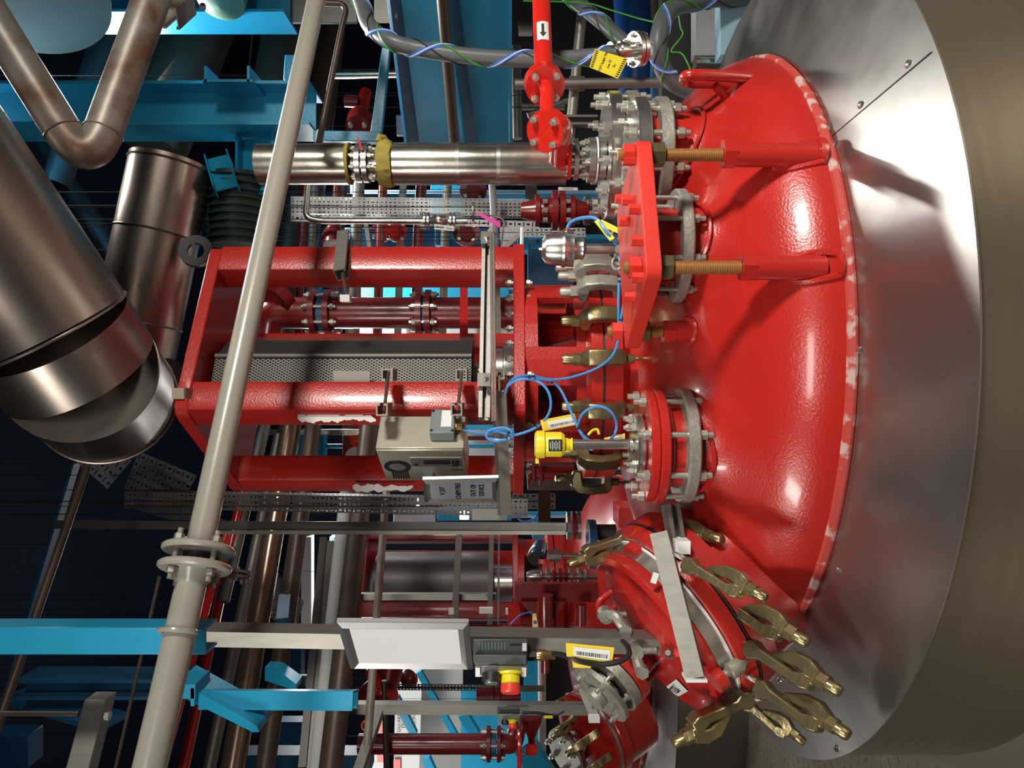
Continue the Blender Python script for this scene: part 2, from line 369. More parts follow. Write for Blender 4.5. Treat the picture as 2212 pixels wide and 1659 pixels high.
# N3, N4 to the right
N3 = V((829.5-345)/F*2.0, 2.0, 0)
nz3 = nozzle(VES, N3.x, N3.y, .118, H(-.345), w=.08, h=.05)
flange(nz3, (N3.x, N3.y, H(-.408)), (0, 0, 1), .119, .160, .032, 'galv', 'backing_ring')
flange(nz3, (N3.x, N3.y, H(-.352)), (0, 0, 1), .03, .160, .034, 'steel', 'cover_flange')
boltring(nz3, (N3.x, N3.y, H(-.312)), (0, 0, 1), .140, 10, .0145, .105, ph=.3, tip=.015)
N4 = V((829.5-338)/F*2.38, 2.38, 0)
nz4 = nozzle(VES, N4.x, N4.y, .135, H(-.33), w=.07, h=.04)
flange(nz4, (N4.x, N4.y, H(-.392)), (0, 0, 1), .136, .198, .036, 'galv', 'backing_ring')
flange(nz4, (N4.x, N4.y, H(-.336)), (0, 0, 1), .03, .198, .040, 'steel', 'cover_flange')
boltring(nz4, (N4.x, N4.y, H(-.290)), (0, 0, 1), .178, 12, .016, .110, ph=.3, tip=.016)
# lifting loop at the right end of the head
lp = [P(1710, 172, 1.98), P(1620, 168, 1.9), P(1540, 163, 1.86), P(1488, 163, 1.85), P(1478, 172, 1.89), P(1490, 178, 1.93), P(1540, 180, 1.93), P(1610, 186, 1.93), P(1690, 190, 1.98)]
MB().tube(spline(lp, 8), .0145, 14).tube([P(1545, 185, 1.88), P(1570, 213, 1.91)], .011, 8).build('lifting_loop', 'red', DOME)
# three upright tubes with threaded rods under the red plate
def threaded(p0, p1, r, mb=None, pitch=.005):
    p0 = Vector(p0); p1 = Vector(p1); L = (p1-p0).length; prof = [(r*.85, 0)]; h = 0
    while h < L-pitch: prof += [(r, h+pitch*.3), (r, h+pitch*.5), (r*.84, h+pitch*.85)]; h += pitch
    prof.append((r*.85, L)); mb = mb or MB(); return mb.lathe(prof, p0, p1-p0, 16)
Tp = [(335, 1.625, 1572, 1418), (578, 1.545, 1612, 1432), (716, 1.80, 1436, 1400)]
for k, (y, d, xt, xp) in enumerate(Tp):
    a = P(xt, y, d); base = V(a.x, a.y, domez(a.x, a.y)-.03)
    if k == 2: a = P(1442, y, d)
    rr = .026
    tb = MB(); tb.cyl(base, a-V(0, 0, .012), rr, n=28); tb.cyl(a-V(0, 0, .016), a+V(0, 0, .012), .029, n=6)
    pst = tb.build('support_tube', 'red', DOME)
    MB().tube([V(a.x+(rr+.004)*math.cos(s), a.y+(rr+.004)*math.sin(s), domez(a.x+(rr+.004)*math.cos(s), a.y+(rr+.004)*math.sin(s))+.003) for s in [2*PI*i/28 for i in range(28)]], .008, 6, closed=True).build('weld_bead', 'red', DOME)
    top = V(a.x, a.y, H(-.232))
    rt = thing('threaded_rod', ['oiled threaded rod under the red plate, the one nearest the top of the photo', 'oiled threaded rod under the front corner of the red plate', 'short threaded rod in shade under the lower tip of the red plate'][k], 'rod', a, group=None)
    threaded(a+V(0, 0, .012), top, .0145).build('thread', 'thread', rt)
    MB().cyl(V(a.x, a.y, H(-.333)), V(a.x, a.y, H(-.302)), .027, n=6).build('nut', 'brass', rt)
    MB().cyl(V(a.x, a.y, H(-.267)), V(a.x, a.y, H(-.243)), .024, n=6).build('nut', 'redlight', rt)
# dark red tee body hidden under the plate
pb = P(1460, 668, 1.86)
# red plate
A_, B_, C_, E_ = V(.535, 1.60), V(.215, 1.475), V(.075, 1.755), V(.44, 1.90)
pt = thing('support_plate', 'thick flat red plate with rounded corner carried on three threaded rods', 'plate', (.3, 1.7, H(-.301)))
def roundpoly(ps, r=.03, n=5):
    out = []
    for i in range(len(ps)):
        a, b, c = ps[i-1], ps[i], ps[(i+1) % len(ps)]; p = b+(a-b).normalized()*r; q = b+(c-b).normalized()*r
        for j in range(n+1): t = j/n; out.append(p*(1-t)**2+b*2*t*(1-t)+q*t*t)
    return out
MB().slab([(v.x, v.y) for v in roundpoly([A_, B_, C_, E_], .03)], H(-.301), H(-.268)).build('plate', 'redlight', pt, bevel=.0025)
for x, y in [(1353, 345), (1347, 433), (1362, 452), (1340, 478), (1368, 520), (1369, 600), (1352, 642), (1332, 430)]:
    d = .262*F/(x-1106+12); p = P(x, y, d); p.z = H(-.268)
    MB().cyl(p, p+V(0, 0, .022), .012, n=6).build('bolt', 'redlight', pt)
# ================= agitator frame over the near vessel
FN, FRt, FL, FB = V(-.077, 2.03), V(.438, 2.30), V(-.372, 2.49), V(.143, 2.76)
def lerp2(a, b, t): return a+(b-a)*t
def agit(o, s, label, name, near=True):     # o: shift in plan
    def T(v): return v+Vector(o)
    base = T((FN+FB)/2); t = thing(name, label, 'machine frame', (base.x, base.y, H(-.26)))
    c4 = [T(FN), T(FRt), T(FB), T(FL)]; ctr = (c4[0]+c4[2])/2
    def grow(k): return [ctr+(p-ctr)*k for p in c4]
    g = roundpoly(grow(1.0), .045, 3); MB().slab([(v.x, v.y) for v in g], H(.896), H(.934)).build('top_plate', 'red', t, bevel=.004)
    g = roundpoly(grow(1.02), .03, 3); MB().slab([(v.x, v.y) for v in g], H(-.038), H(-.004)).build('base_plate', 'red', t, bevel=.003)
    u = (c4[1]-c4[0]).normalized(); v = (c4[3]-c4[0]).normalized()
    for k, p in enumerate(c4):
        q = p+(ctr-p).normalized()*.075; hw = .046
        poly = [q-u*hw-v*hw, q+u*hw-v*hw, q+u*hw+v*hw, q-u*hw+v*hw]
        MB().slab([(w_.x, w_.y) for w_ in roundpoly(poly, .012, 2)], H(-.004), H(.896)).build('column', 'red', t, ang=20)
    # plate bolts through the base plate
    for a, b in ((0, 1), (0, 3)):
        for k in range(7):
            q = lerp2(c4[a], c4[b], .2+k*.1); q = q+(ctr-q).normalized()*.03
            if near: bolt(t, (q.x, q.y, H(.002)), (0, 0, 1), .011, .046, tip=.006)
    # lantern ring below
    LX, LY = ctr.x, ctr.y; oo = V(LX, LY, 0)
    lan = MB(); n = 48; R1 = .285
    wins = [(-2.15, -1.75), (-1.25, -.65), (-2.95, -2.5), (0, .6), (1.3, 1.9)]
    rows = [H(-.038), H(-.075), H(-.185), H(-.215)]
    for j in range(3):
        for i in range(n):
            a0 = 2*PI*i/n-PI; a1 = 2*PI*(i+1)/n-PI; am = (a0+a1)/2
            if j == 1 and any(w0 < am < w1 for w0, w1 in wins): continue
            vs = []
            for rr in (R1, R1-.02):
                for a, z in ((a0, rows[j]), (a1, rows[j]), (a1, rows[j+1]), (a0, rows[j+1])): vs.append(V(LX+rr*math.cos(a), LY+rr*math.sin(a), z))
            lan.hexa(vs)
    lan.build('lantern', 'red', t, ang=25)
    MB().lathe([(.06, H(-.2)), (.12, H(-.2)), (.085, H(-.09)), (.085, H(-.04)), (.06, H(-.04))], oo, (0, 0, 1), 24, True).build('bearing_housing', 'dred', t)
    MB().lathe([(.2, H(-.255)), (.335, H(-.255)), (.335, H(-.222)), (.30, H(-.212)), (.2, H(-.212))], oo, (0, 0, 1), 64, True).build('upper_flange', 'red', t)
    # driven shaft coupling
    for k in range(3):
        z0 = -.004+k*.033; MB().ring((LX, LY, H(z0)), (0, 0, 1), .02, .09-.008*(k == 1), .031, 32).build('coupling_disc', 'steel', t)
    MB().cyl((LX, LY, H(.0)), (LX, LY, H(.2)), .035).build('shaft', 'steel', t)
    return t, c4, ctr
AG, c4, ctr = agit(V(0, 0), 1, 'tall red square column frame of the near agitator over the red dome', 'agitator_frame')
LC = V(ctr.x, ctr.y, 0)
# neck of the vessel below the lantern
neck = MB().lathe([(.30, H(-.42)), (.30, H(-.335)), (.335, H(-.31)), (.335, H(-.262)), (.2, H(-.262))], LC, (0, 0, 1), 64).build('agitator_neck', 'red', VES)
MB().lathe([(.325, H(-.262)), (.331, H(-.262)), (.331, H(-.255)), (.325, H(-.255))], LC, (0, 0, 1), 64, True).build('gasket', 'dark', neck)
MB().lathe([(.33, H(-.40)), (.335, H(-.385)), (.32, H(-.37)), (.30, H(-.37))], LC, (0, 0, 1), 64).build('weld_ring', 'red', neck)
# perforated guard inside the frame
gt = thing('shaft_guard', 'perforated grey sheet guard standing between the red columns', 'guard', (ctr.x, ctr.y, H(.12)))
def hexsheet(p0, p1, z0, z1, pitch, hole=.68):
    mb = MB(); p0 = Vector(p0); p1 = Vector(p1); L = (p1-p0).length; ux = (p1-p0)/L; nu = int(L/pitch); nv = int((z1-z0)/(pitch*.87))
    uz = V(0, 0, 1); dv = (z1-z0)/nv; du = L/nu
    for j in range(nv):
        for i in range(nu):
            off = (j % 2)*.5*du
            c = p0+ux*(du*(i+.5)+off*.9-.22*du)+uz*(z0-p0.z+dv*(j+.5))
            out = []; inn = []
            for k in range(8):
                a = PI/8+k*PI/4; q = 1/max(abs(math.cos(a)), abs(math.sin(a)))
                out.append(c+ux*(math.cos(a)*q*du/2)+uz*(math.sin(a)*q*dv/2)); inn.append(c+ux*(math.cos(a)*du*hole/2)+uz*(math.sin(a)*du*hole/2))
            mb.add(out+inn, [(k, (k+1) % 8, 8+(k+1) % 8, 8+k) for k in range(8)])
    return mb
gd = P(0, 0, 1); ga = V((829.5-836)/F*2.16, 2.16, H(.12)); gb = V((829.5-768)/F*2.16, 2.20, H(.12)); gc = V((829.5-728)/F*2.33, 2.33, H(.12))
hexsheet(ga, gb, H(.12), H(.88), .0088).build('perforated_sheet', 'guard', gt)
hexsheet(gb+V(.003, .006, 0), gc, H(.12), H(.88), .0088).build('perforated_sheet', 'guard', gt)
MB().cyl(gb, gb+V(0, 0, .76), .009, n=12).build('corner_edge', 'traydk', gt)
MB().slab([(ga.x-.09, ga.y+.03), (ga.x, ga.y+.02), (gb.x, gb.y+.03), (gc.x-.01, gc.y+.02), (gc.x-.05, gc.y+.12), (ga.x-.05, ga.y+.2)], H(.125), H(.88)).build('painted_shade_core', 'inside', gt)  # solid near-black core, paints in the shade behind the holes
p = P(760, 816, 2.14); MB().box(p, (.04, .003, .105)).build('label_plate', 'strut', gt)
# white cover paint over lettering on the columns, tape on the top plate
def blob(name, pts, d, m, parent, w=.014):
    mb = MB(); q = [P(x, y, d) for x, y in pts]
    q = spline(q, 6); N = len(q); lo_ = []; hi_ = []
    for i in range(N):
        k = w*(1.15 if i < N*.45 else .8)*(1+.22*math.sin(i*.9)+.12*math.sin(i*2.3)); k *= min(1, .35+i/4, .35+(N-1-i)/4)
        hi_.append(q[i]+V(k, 0, 0)); lo_.append(q[i]-V(k, 0, 0))
    for i in range(N-1): mb.prism([lo_[i], lo_[i+1], hi_[i+1], hi_[i]], (0, .0015, 0))
    return mb.build(name, m, parent)
# ---- clamps
def c_clamp_mesh():
    mb = MB()
    prof = [(-.030, .052), (-.010, .062), (.014, .060), (.030, .040), (.034, .0), (.030, -.045), (.020, -.060), (-.026, -.062), (-.030, -.040), (.006, -.036), (.012, -.01), (.008, .026), (-.028, .032)]
    L = [(.5, .011), (.85, .016), (1, .0165)]
    ws = [.013 if abs(z) > .05 else .0175 for x, z in prof]
    n = len(prof); vs = [V(x, -w_, z) for (x, z), w_ in zip(prof, ws)]+[V(x, w_, z) for (x, z), w_ in zip(prof, ws)]
    fs = [(i, (i+1) % n, n+(i+1) % n, n+i) for i in range(n)]
    for k in (0, n): fs += [(k+0, k+1, k+11, k+12), (k+1, k+2, k+11), (k+2, k+3, k+11), (k+3, k+4, k+10, k+11), (k+4, k+5, k+9, k+10), (k+5, k+6, k+9), (k+6, k+7, k+8, k+9)]
    mb.add(vs, fs); return mb
def nutcap_mesh():
    mb = MB(); mb.cyl((-.008, 0, .058), (-.008, 0, .078), .0145, n=6)
    mb.lathe([(.0115, .078), (.0115, .100), (.0095, .106), (.004, .108), (0, .108)], (-.008, 0, 0), (0, 0, 1), 16)
    return mb
def eye_mesh():
    mb = MB(); mb.cyl((.0, 0, -.062), (.0, 0, -.082), .010, n=10); mb.tube([(.0, 0, -.08), (.004, 0, -.095), (0, 0, -.11)], .004, 8); return mb
CM = {}
def clamp(p, out, up, label, m='brass', s=1., tilt=0.):
    out = Vector(out); up = Vector(up).normalized(); out = (out-up*out.dot(up)).normalized(); y = up.cross(out)
    mw = Matrix.Translation(p) @ Matrix((out, y, up)).transposed().to_4x4() @ Matrix.Rotation(tilt, 4, 'X') @ Matrix.Diagonal((s*1.2, s*1.3, s*1.08, 1))
    t = thing('flange_clamp', label, 'clamp', mw=mw)
    for nm, fn, mm in (('clamp_body', c_clamp_mesh, m), ('cap_nut', nutcap_mesh, 'zincg' if m == 'zincg' else 'brass'), ('swivel_eye', eye_mesh, m)):
        if (nm, mm) not in CM:
            o = fn().build(nm, mm, local=True)
            if nm == 'clamp_body':
                b = o.modifiers.new('bevel', 'BEVEL'); b.width = .004; b.segments = 2; b.limit_method = 'ANGLE'; b.angle_limit = .5
                dg = bpy.context.evaluated_depsgraph_get(); dg.update(); me = bpy.data.meshes.new_from_object(o.evaluated_get(dg)); me.name = nm
            else: me = o.data
            bpy.data.objects.remove(o); CM[(nm, mm)] = me
        o = bpy.data.objects.new(nm, CM[(nm, mm)]); COL.objects.link(o); o.parent = t
    return t
RL = .335
names = {560: 'pale grey-zinc', 585: 'rough'}
cl = [(556, 'zincg', 'mottled grey clamp half hidden behind the upper side of the steel probe'), (590, 'zincg', 'mottled grey clamp just below the steel probe in the photo'), (625, 'zincg', 'grey and brass clamp second below the steel probe'), (689, 'brass', 'brass clamp behind the coiled blue cable'),
      (775, 'brass', 'brass clamp in the middle of the neck ring crossed by the blue cable'), (881, 'brass', 'brass clamp behind the loop of blue cable above the yellow level sensor'), (985, 'brass', 'brass clamp behind the steel tube of the yellow level sensor'), (1040, 'brass', 'brass clamp right below the yellow level sensor in the photo'),
      (1086, 'brass', 'brass clamp of the lower pair at the left side of the neck ring'), (1107, 'brass', 'last brass clamp at the far left side of the neck ring')]
for y, m_, lb in cl:
    # find ring point at that column
    best = None
    for i in range(720):
        a = PI+PI*i/720; q = V(LC.x+(RL+.012)*math.cos(a), LC.y+(RL+.012)*math.sin(a), 0); yy = 829.5-q.x/q.y*F
        e = abs(yy-y)+(0 if q.y < LC.y+.1 else 50)
        if best is None or e < best[0]: best = (e, q, a)
    _, q, a = best; clamp((q.x, q.y, H(-.252)), (math.cos(a), math.sin(a), 0), (0, 0, 1), lb, m_, s=.98)
# ================= manway on the near vessel
mn = V(-.49, -.31, .82).normalized(); mc = P(1412, 1367, 1.87); RM = .222
ma, mb2, _ = frame(mn)
mt = thing('manway_cover', 'tilted red dished manway cover with two handles and number label', 'hatch cover', mc)
MB().lathe([(RM-.004, -.028), (RM, -.02), (RM, .004), (RM-.012, .012), (RM-.022, .006), (RM-.03, -.002), (RM-.05, .012), (RM-.09, .026), (RM-.14, .036), (RM-.19, .040), (0, .042)], mc, mn, 72).build('dished_cover', 'red', mt)
MB().lathe([(RM-.002, -.055), (RM+.004, -.055), (RM+.004, -.024), (RM-.002, -.024)], mc, mn, 72, True).build('steel_band', 'steel', mt)
MB().lathe([(RM-.02, -.062), (RM+.009, -.062), (RM+.009, -.056), (RM-.02, -.056)], mc, mn, 72, True).build('white_seal', 'white', mt)
neck2 = MB().lathe([(RM+.0, -.40), (RM+.0, -.175), (RM+.03, -.165), (RM+.032, -.112), (RM+.024, -.108), (RM+.024, -.104), (RM+.032, -.1), (RM+.026, -.064), (0, -.062)], mc, mn, 72).build('manway_neck', 'red', VES)
MB().lathe([(RM+.02, -.109), (RM+.0325, -.108), (RM+.0325, -.104), (RM+.02, -.103)], mc, mn, 72, True).build('gasket', 'dark', neck2)
def onm(al, r, h): return mc+(ma*math.cos(al)+mb2*math.sin(al))*r+mn*h
def mang(x, y):     # angle round the rim nearest to a pixel
    best = None
    for i in range(360):
        a = 2*PI*i/360; q = onm(a, RM, -.05); X = 1106-(q.z-ZC)/q.y*F; Y = 829.5-q.x/q.y*F
        e = (X-x)**2+(Y-y)**2
        if best is None or e < best[0]: best = (e, a)
    return best[1]
for (x0, y0), (x1, y1) in (((1322, 1278), (1330, 1310)), ((1440, 1430), (1398, 1480))):
    d0 = 1.86; a = P(x0, y0, d0+.03); b = P(x1, y1, d0+.03)
    dirn = (b-a); a1 = a+mn*.05; b1 = b+mn*.05
    MB().tube(rail([a, a1, b1, b], .03), .0085, 10).build('handle', 'red', mt)
lab = P(1462, 1489, 1.825)
# ================= instruments on the near vessel
def lathe_px(parent, name, m, y, d, pts, n=28):    # pts: (x pixel, radius pixel) along an upright axis
    o = P(1106, y, d); mb = MB(); mb.lathe([(r*d/F, (1106-x)/F*d) for x, r in pts][::-1], (o.x, o.y, ZC), (0, 0, 1), n)
    return mb.build(name, m, parent)
pr = thing('probe_housing', 'machined stainless probe housing standing behind the red plate', 'sensor', P(1352, 538, 1.95))
lathe_px(pr, 'cap', 'steel', 538, 1.95, [(1164, 0), (1164, 3), (1171, 4), (1171, 20), (1178, 30), (1190, 34), (1214, 36)])
lathe_px(pr, 'collar', 'steel', 538, 1.95, [(1213, 0), (1213, 39), (1218, 40), (1222, 38), (1238, 39), (1240, 24), (1250, 22), (1258, 24), (1262, 20), (1264, 0)])
lathe_px(pr, 'stem', 'steel', 538, 1.95, [(1260, 0), (1260, 11), (1334, 11), (1334, 0)])
q = P(1350, 538, 1.95); MB().cyl(q, q+V(0, 0, .026), .029, n=6).cyl(q-V(0, 0, .03), q, .022).build('hex_nut', 'galv', pr)
for yy in (508, 570):
    c = P(1332, yy, 1.93); MB().tube([c+V(.016*math.cos(a), 0, .012*math.sin(a))+V(0, -.006, 0) for a in [2*PI*i/16 for i in range(16)]], .0045, 8, closed=True).build('eye_ring', 'galv', pr)
c = P(1226, 497, 1.95); MB().cyl(c, c+V(-.02, 0, 0), .012).build('cable_gland', 'brassf', pr)
ls = thing('level_sensor', 'yellow capped level sensor on a polished steel tube', 'sensor', P(1378, 960, 1.8))
lathe_px(ls, 'cap', 'yellow', 960, 1.8, [(1155, 0), (1155, 24), (1158, 29), (1162, 30), (1176, 30), (1176, 25), (1178, 0)])
lathe_px(ls, 'housing', 'yellow', 960, 1.8, [(1176, 0), (1176, 25), (1180, 27), (1212, 27), (1219, 22), (1220, 15), (1232, 12), (1236, 15), (1238, 0)])
lathe_px(ls, 'tube', 'steel', 960, 1.8, [(1236, 0), (1236, 11), (1358, 11), (1360, 14), (1366, 15), (1366, 0)])
lb = MB(); a0 = P(1185, 944, 1.8-.034); lb.hexa([P(1185, 975, 1.768), P(1214, 975, 1.768), P(1214, 949, 1.768), P(1185, 949, 1.768)]+[P(1185, 975, 1.78), P(1214, 975, 1.78), P(1214, 949, 1.78), P(1185, 949, 1.78)])
lp_ = lb.build('type_plate', 'black', ls)
for i in range(6):
    q = P(1189+4*i, 962, 1.7675); MB().box(q, (.022 if i % 2 else .016, .0008, .0012)).build('printed_line', 'white', lp_)
MB().box(P(1160, 995, 1.8), (.012, .02, .008)).build('cap_lug', 'yellow', ls)
MB().tube(spline([P(1270, 940, 1.83), P(1280, 930, 1.83), P(1290, 928, 1.82), P(1294, 938, 1.82)], 6), .0035, 8).build('hook', 'yellow', ls)
fl = flange(ls, (N1.x, N1.y, H(-.315)), (0, 0, 1), .015, .080, .020, 'steel')
boltring(fl, (N1.x, N1.y, H(-.294)), (0, 0, 1), .062, 8, .0095, .02, ph=.1, tip=.006)
# blue cable
def cable(name, label, pts, r, m, cat='cable', n=8, group=None, org=None):
    o = MB().tube(spline([P(*p) for p in pts], 7), r, n).build(name, m, org=P(*pts[0])); return tag(o, label, cat, group)
cable('blue_cable', 'blue cable run from the steel probe round in a long arc to the left', [(1336, 553, 1.90), (1345, 585, 1.88), (1349, 640, 1.86), (1338, 700, 1.9), (1336, 660, 1.88), (1338, 605, 1.88), (1346, 620, 1.86), (1350, 680, 1.86), (1340, 716, 1.9), (1325, 765, 1.92), (1290, 795, 1.94), (1235, 815, 1.93), (1190, 820, 1.92), (1150, 812, 1.9), (1115, 815, 1.88), (1098, 832, 1.9), (1092, 850, 1.92)], .0036, 'cable')
cable('blue_cable', 'blue cable arching from the steel strut down to the coil under the grey gland box', [(1096, 834, 1.88), (1120, 820, 1.86), (1158, 822, 1.86), (1182, 842, 1.86), (1190, 872, 1.86), (1182, 900, 1.86), (1155, 925, 1.87), (1110, 940, 1.88), (1085, 935, 1.9), (1058, 928, 1.9), (1050, 940, 1.88), (1070, 950, 1.86), (1100, 948, 1.86), (1108, 934, 1.86), (1090, 924, 1.86), (1058, 930, 1.86), (1052, 945, 1.86), (1075, 953, 1.86), (1104, 944, 1.86), (1100, 928, 1.86), (1070, 932, 1.9), (1030, 935, 1.94), (1000, 927, 1.96)], .0036, 'cable')
cable('blue_cable', 'blue cable looping in two rings beside the yellow level sensor', [(1150, 818, 1.855), (1185, 822, 1.87), (1208, 838, 1.88), (1225, 870, 1.87), (1238, 900, 1.86), (1256, 935, 1.85), (1285, 958, 1.85), (1318, 950, 1.85), (1332, 920, 1.85), (1318, 888, 1.84), (1288, 878, 1.84), (1258, 895, 1.84), (1250, 925, 1.85), (1265, 950, 1.85), (1280, 970, 1.86), (1262, 965, 1.86), (1235, 950, 1.84)], .0036, 'cable')
cable('blue_cable', 'short blue cable arching up from the steel probe gland to a yellow sleeve', [(1226, 492, 1.93), (1235, 478, 1.92), (1262, 470, 1.9), (1288, 473, 1.88), (1310, 500, 1.86), (1332, 530, 1.88)], .0045, 'cable')
for k, (x, y, d) in enumerate([(1148, 812, 1.85), (1188, 825, 1.85), (1342, 607, 1.855), (1344, 690, 1.855), (1162, 913, 1.86), (1098, 938, 1.85), (1320, 930, 1.84), (1253, 918, 1.835)]):
    tag(MB().ring(P(x, y, d)-V(.003, 0, 0), (1, 0, 0) if k < 4 else (.5, 0, 1), .006, .009, .004, 12).build('cable_tie', 'black', org=P(x, y, d)), ['black tie at the top of the blue cable arc above the steel box', 'black tie where the three blue cables part on the arc', 'black tie at the upper end of the narrow blue cable coil by the red plate', 'black tie at the lower end of the narrow blue cable coil by the red plate', 'black tie on the blue cable next to the yellow barcode tag', 'black tie on the blue coil at the gland box strut', 'black tie low on the double blue loop beside the yellow sensor', 'black tie high on the double blue loop beside the yellow sensor'][k], 'cable tie', 'black cable ties on the blue cables')
def quadtag(name, label, cat, c, m, th=.002, lab=None, body=None, parent=None, group=None, bars=None, sz=.012):
    """c: four (x,y,d) corners, first two along the reading direction"""
    q = [P(*p) for p in c]; nrm = (q[1]-q[0]).cross(q[3]-q[0]).normalized()
    if nrm.y > 0: nrm = -nrm
    ctr_ = sum(q, Vector())/4; t = thing(name, label, cat, ctr_, group)
    MB().prism([p for p in q], -nrm*th).build('plate', m, t)
    def at(u, v, h=.0006): return (q[0]*(1-u)+q[1]*u)*(1-v)+(q[3]*(1-u)+q[2]*u)*v+nrm*h
    if bars:
        u0, u1, v0, v1 = bars
        lbm = MB().prism([at(u0, v0), at(u1, v0), at(u1, v1), at(u0, v1)], nrm*.0004).build('barcode_label', 'white', t)
        random.seed(3); u = u0+.05; bm_ = MB()
        while u < u1-.05:
            w_ = random.choice([.008, .014, .022]); bm_.prism([at(u, v0+.12, .0011), at(u+w_, v0+.12, .0011), at(u+w_, v1-.3, .0011), at(u, v1-.3, .0011)], nrm*.0003); u += w_+random.choice([.01, .016])
        bm_.build('bars', 'ink', lbm)
    if body:
        for s, u, v, z in body: text(s, at(u, v, .001), (q[1]-q[0]), (q[0]-q[3]), z, 'ink', t)
    return t, at, nrm
quadtag('cable_tag', 'yellow barcode tag on the blue cable above the yellow level sensor', 'tag', [(1173, 932, 1.86), (1248, 917, 1.86), (1241, 893, 1.86), (1167, 908, 1.86)], 'ytag', bars=(.18, .95, .1, .75))
quadtag('cable_tag', 'yellow sleeve tag on the short blue cable by the steel probe', 'tag', [(1284, 478, 1.87), (1318, 520, 1.86), (1328, 514, 1.86), (1294, 473, 1.87)], 'yellow', th=.006)
quadtag('cable_tag', 'brown backed tag hanging beside the yellow sleeve of the steel probe', 'tag', [(1287, 484, 1.90), (1345, 508, 1.89), (1343, 496, 1.89), (1300, 474, 1.90)], 'ytag')
quadtag('cable_tag', 'yellow tag partly hidden behind the tube of the level sensor', 'tag', [(1305, 955, 1.88), (1350, 948, 1.88), (1350, 936, 1.88), (1305, 946, 1.88)], 'ytag', bars=(.2, .9, .15, .8))
# ---- channels round the agitator frame
def cchan(label, p0, p1, w=.041, h=.041, od=(0, 0, 1), m='strut', name='channel_strut', nut=True):
    t = thing(name, label, 'strut', P(*p0)); channel(P(*p0), P(*p1), w, h, od).build('channel', m, t)
    return t
s1 = cchan('long level channel crossing in front of the red columns just above the base plate', (1053, 515, 2.15), (1046, 905, 1.93), .03, .026, (0, -1, 0))
for x in (1060, 1066): MB().cyl(P(x, 505, 2.10), P(x+4, 910, 1.9), .0035, n=8).build('tie_rod', 'steel', s1)
for y in (516, 820): q = P(1052 if y < 600 else 1046, y, 2.13 if y < 600 else 1.96); MB().box(q+V(0, -.018, 0), (.035, .01, .034)).cyl(q+V(0, -.05, 0), q+V(0, -.01, 0), .006, n=8).build('clamp_plate', 'steel', s1)
s2 = cchan('level channel carrying the printed sign, running from the blue cable coil to the left', (1078, 846, 1.98), (1090, 1112, 1.94), .033, .03, (0, .3, -1))
MB().prism([P(1066, 846, 1.96), P(1090, 846, 1.96), P(1090, 830, 1.98), P(1087, 830, 1.98), P(1087, 843, 1.96), P(1069, 843, 1.96), P(1069, 830, 1.98), P(1066, 830, 1.98)], (0, .03, 0)).build('open_end', 'steel', s2)
bar('angle_piece', 'short upright channel joined to the end of the sign channel', 'strut', P(1095, 1110, 1.96), P(1020, 1110, 1.96), .02, .03, 'strut', side=(1, 0, 0))
for k, (xa, ya, xb, yb, lb) in enumerate([(840, 810, 829, 884, 'channel clip pair with a rod across the front column, upper end of the control box'), (998, 810, 988, 884, 'channel clip pair with a rod across the front column, lower end of the control box')]):
    t = thing('rod_clip', lb, 'bracket', P(xa, ya, 2.0))
    for x, y, f in ((xa, ya, 1), (xb, yb, -1)):
        q = P(x, y, 1.99 if f > 0 else 1.95); channel(q+V(0, .0, 0)+V(0, -.03, 0), q+V(0, .05, 0), .03, .032, (f*-1, 0, 0)).build('channel', 'strut', t)
    MB().cyl(P(xa-1, ya-6, 1.965), P(xb+1, yb+4, 1.93), .0045, n=10).build('threaded_rod', 'bronze', t)
t = thing('rod_clip', 'small channel clip on the rod right above the blue cable arc', 'bracket', P(1078, 808, 1.98)); q = P(1078, 808, 1.98)
channel(q-V(0, .03, 0), q+V(0, .05, 0), .03, .03, (-1, 0, 0)).build('channel', 'strut', t); MB().cyl(P(1079, 805, 1.97), P(1078, 846, 1.95), .0045, n=10).build('threaded_rod', 'bronze', t)
t = thing('rod_clip', 'channel bracket across the right red column with a rod and pale end block', 'bracket', P(738, 560, 2.25))
channel(P(745, 508, 2.33), P(737, 594, 2.20), .042, .036, (0, -.2, -1)).build('channel', 'strut', t)
MB().cyl(P(740, 590, 2.19), P(750, 640, 2.15), .005, n=10).build('threaded_rod', 'bronze', t); MB().box(P(747, 645, 2.15), (.02, .03, .028)).build('end_block', 'wpaint', t)
# ---- stainless control box
pn = P(1002, 973, 1.95); zt, zb = H(.361), H(.127)
n0 = V(pn.x, pn.y); r0 = V(-.088, 2.035); l0 = V(-.275, 2.115); f0 = r0+l0-n0
cb = thing('control_box', 'stainless steel control box with a round dial on the red frame', 'control box', (pn.x, pn.y, zb))
MB().slab([(v.x, v.y) for v in (n0+(r0-n0)*.06, r0, f0, l0+(r0-n0)*.06)], zb, zt).build('case', 'boxsteel', cb, bevel=.003)
dv = (r0-n0).normalized(); MB().slab([(v.x, v.y) for v in (n0, n0+(r0-n0)*.045, l0+(r0-n0)*.045, l0)], zb+.002, zt-.002).build('door', 'boxsteel', cb, bevel=.003)
uu = (l0-n0); nn = V(uu.y, -uu.x); nn = nn.normalized(); nn = -nn if nn.dot(V(0, -1)) < 0 and nn.x > 0 else nn
if nn.dot(dv) > 0: nn = -nn
def fb(u, v, h=0): q = n0+uu*u+nn*h; return V(q.x, q.y, zt+(zb-zt)*v)
nd = V(nn.x, nn.y, 0)
dl = MB().ring(fb(.5, .2, -.002), nd, .024, .036, .006, 32).build('dial_ring', 'black', cb)
MB().cyl(fb(.5, .2), fb(.5, .2, .003), .028, n=32).build('dial_face', 'steel', cb)
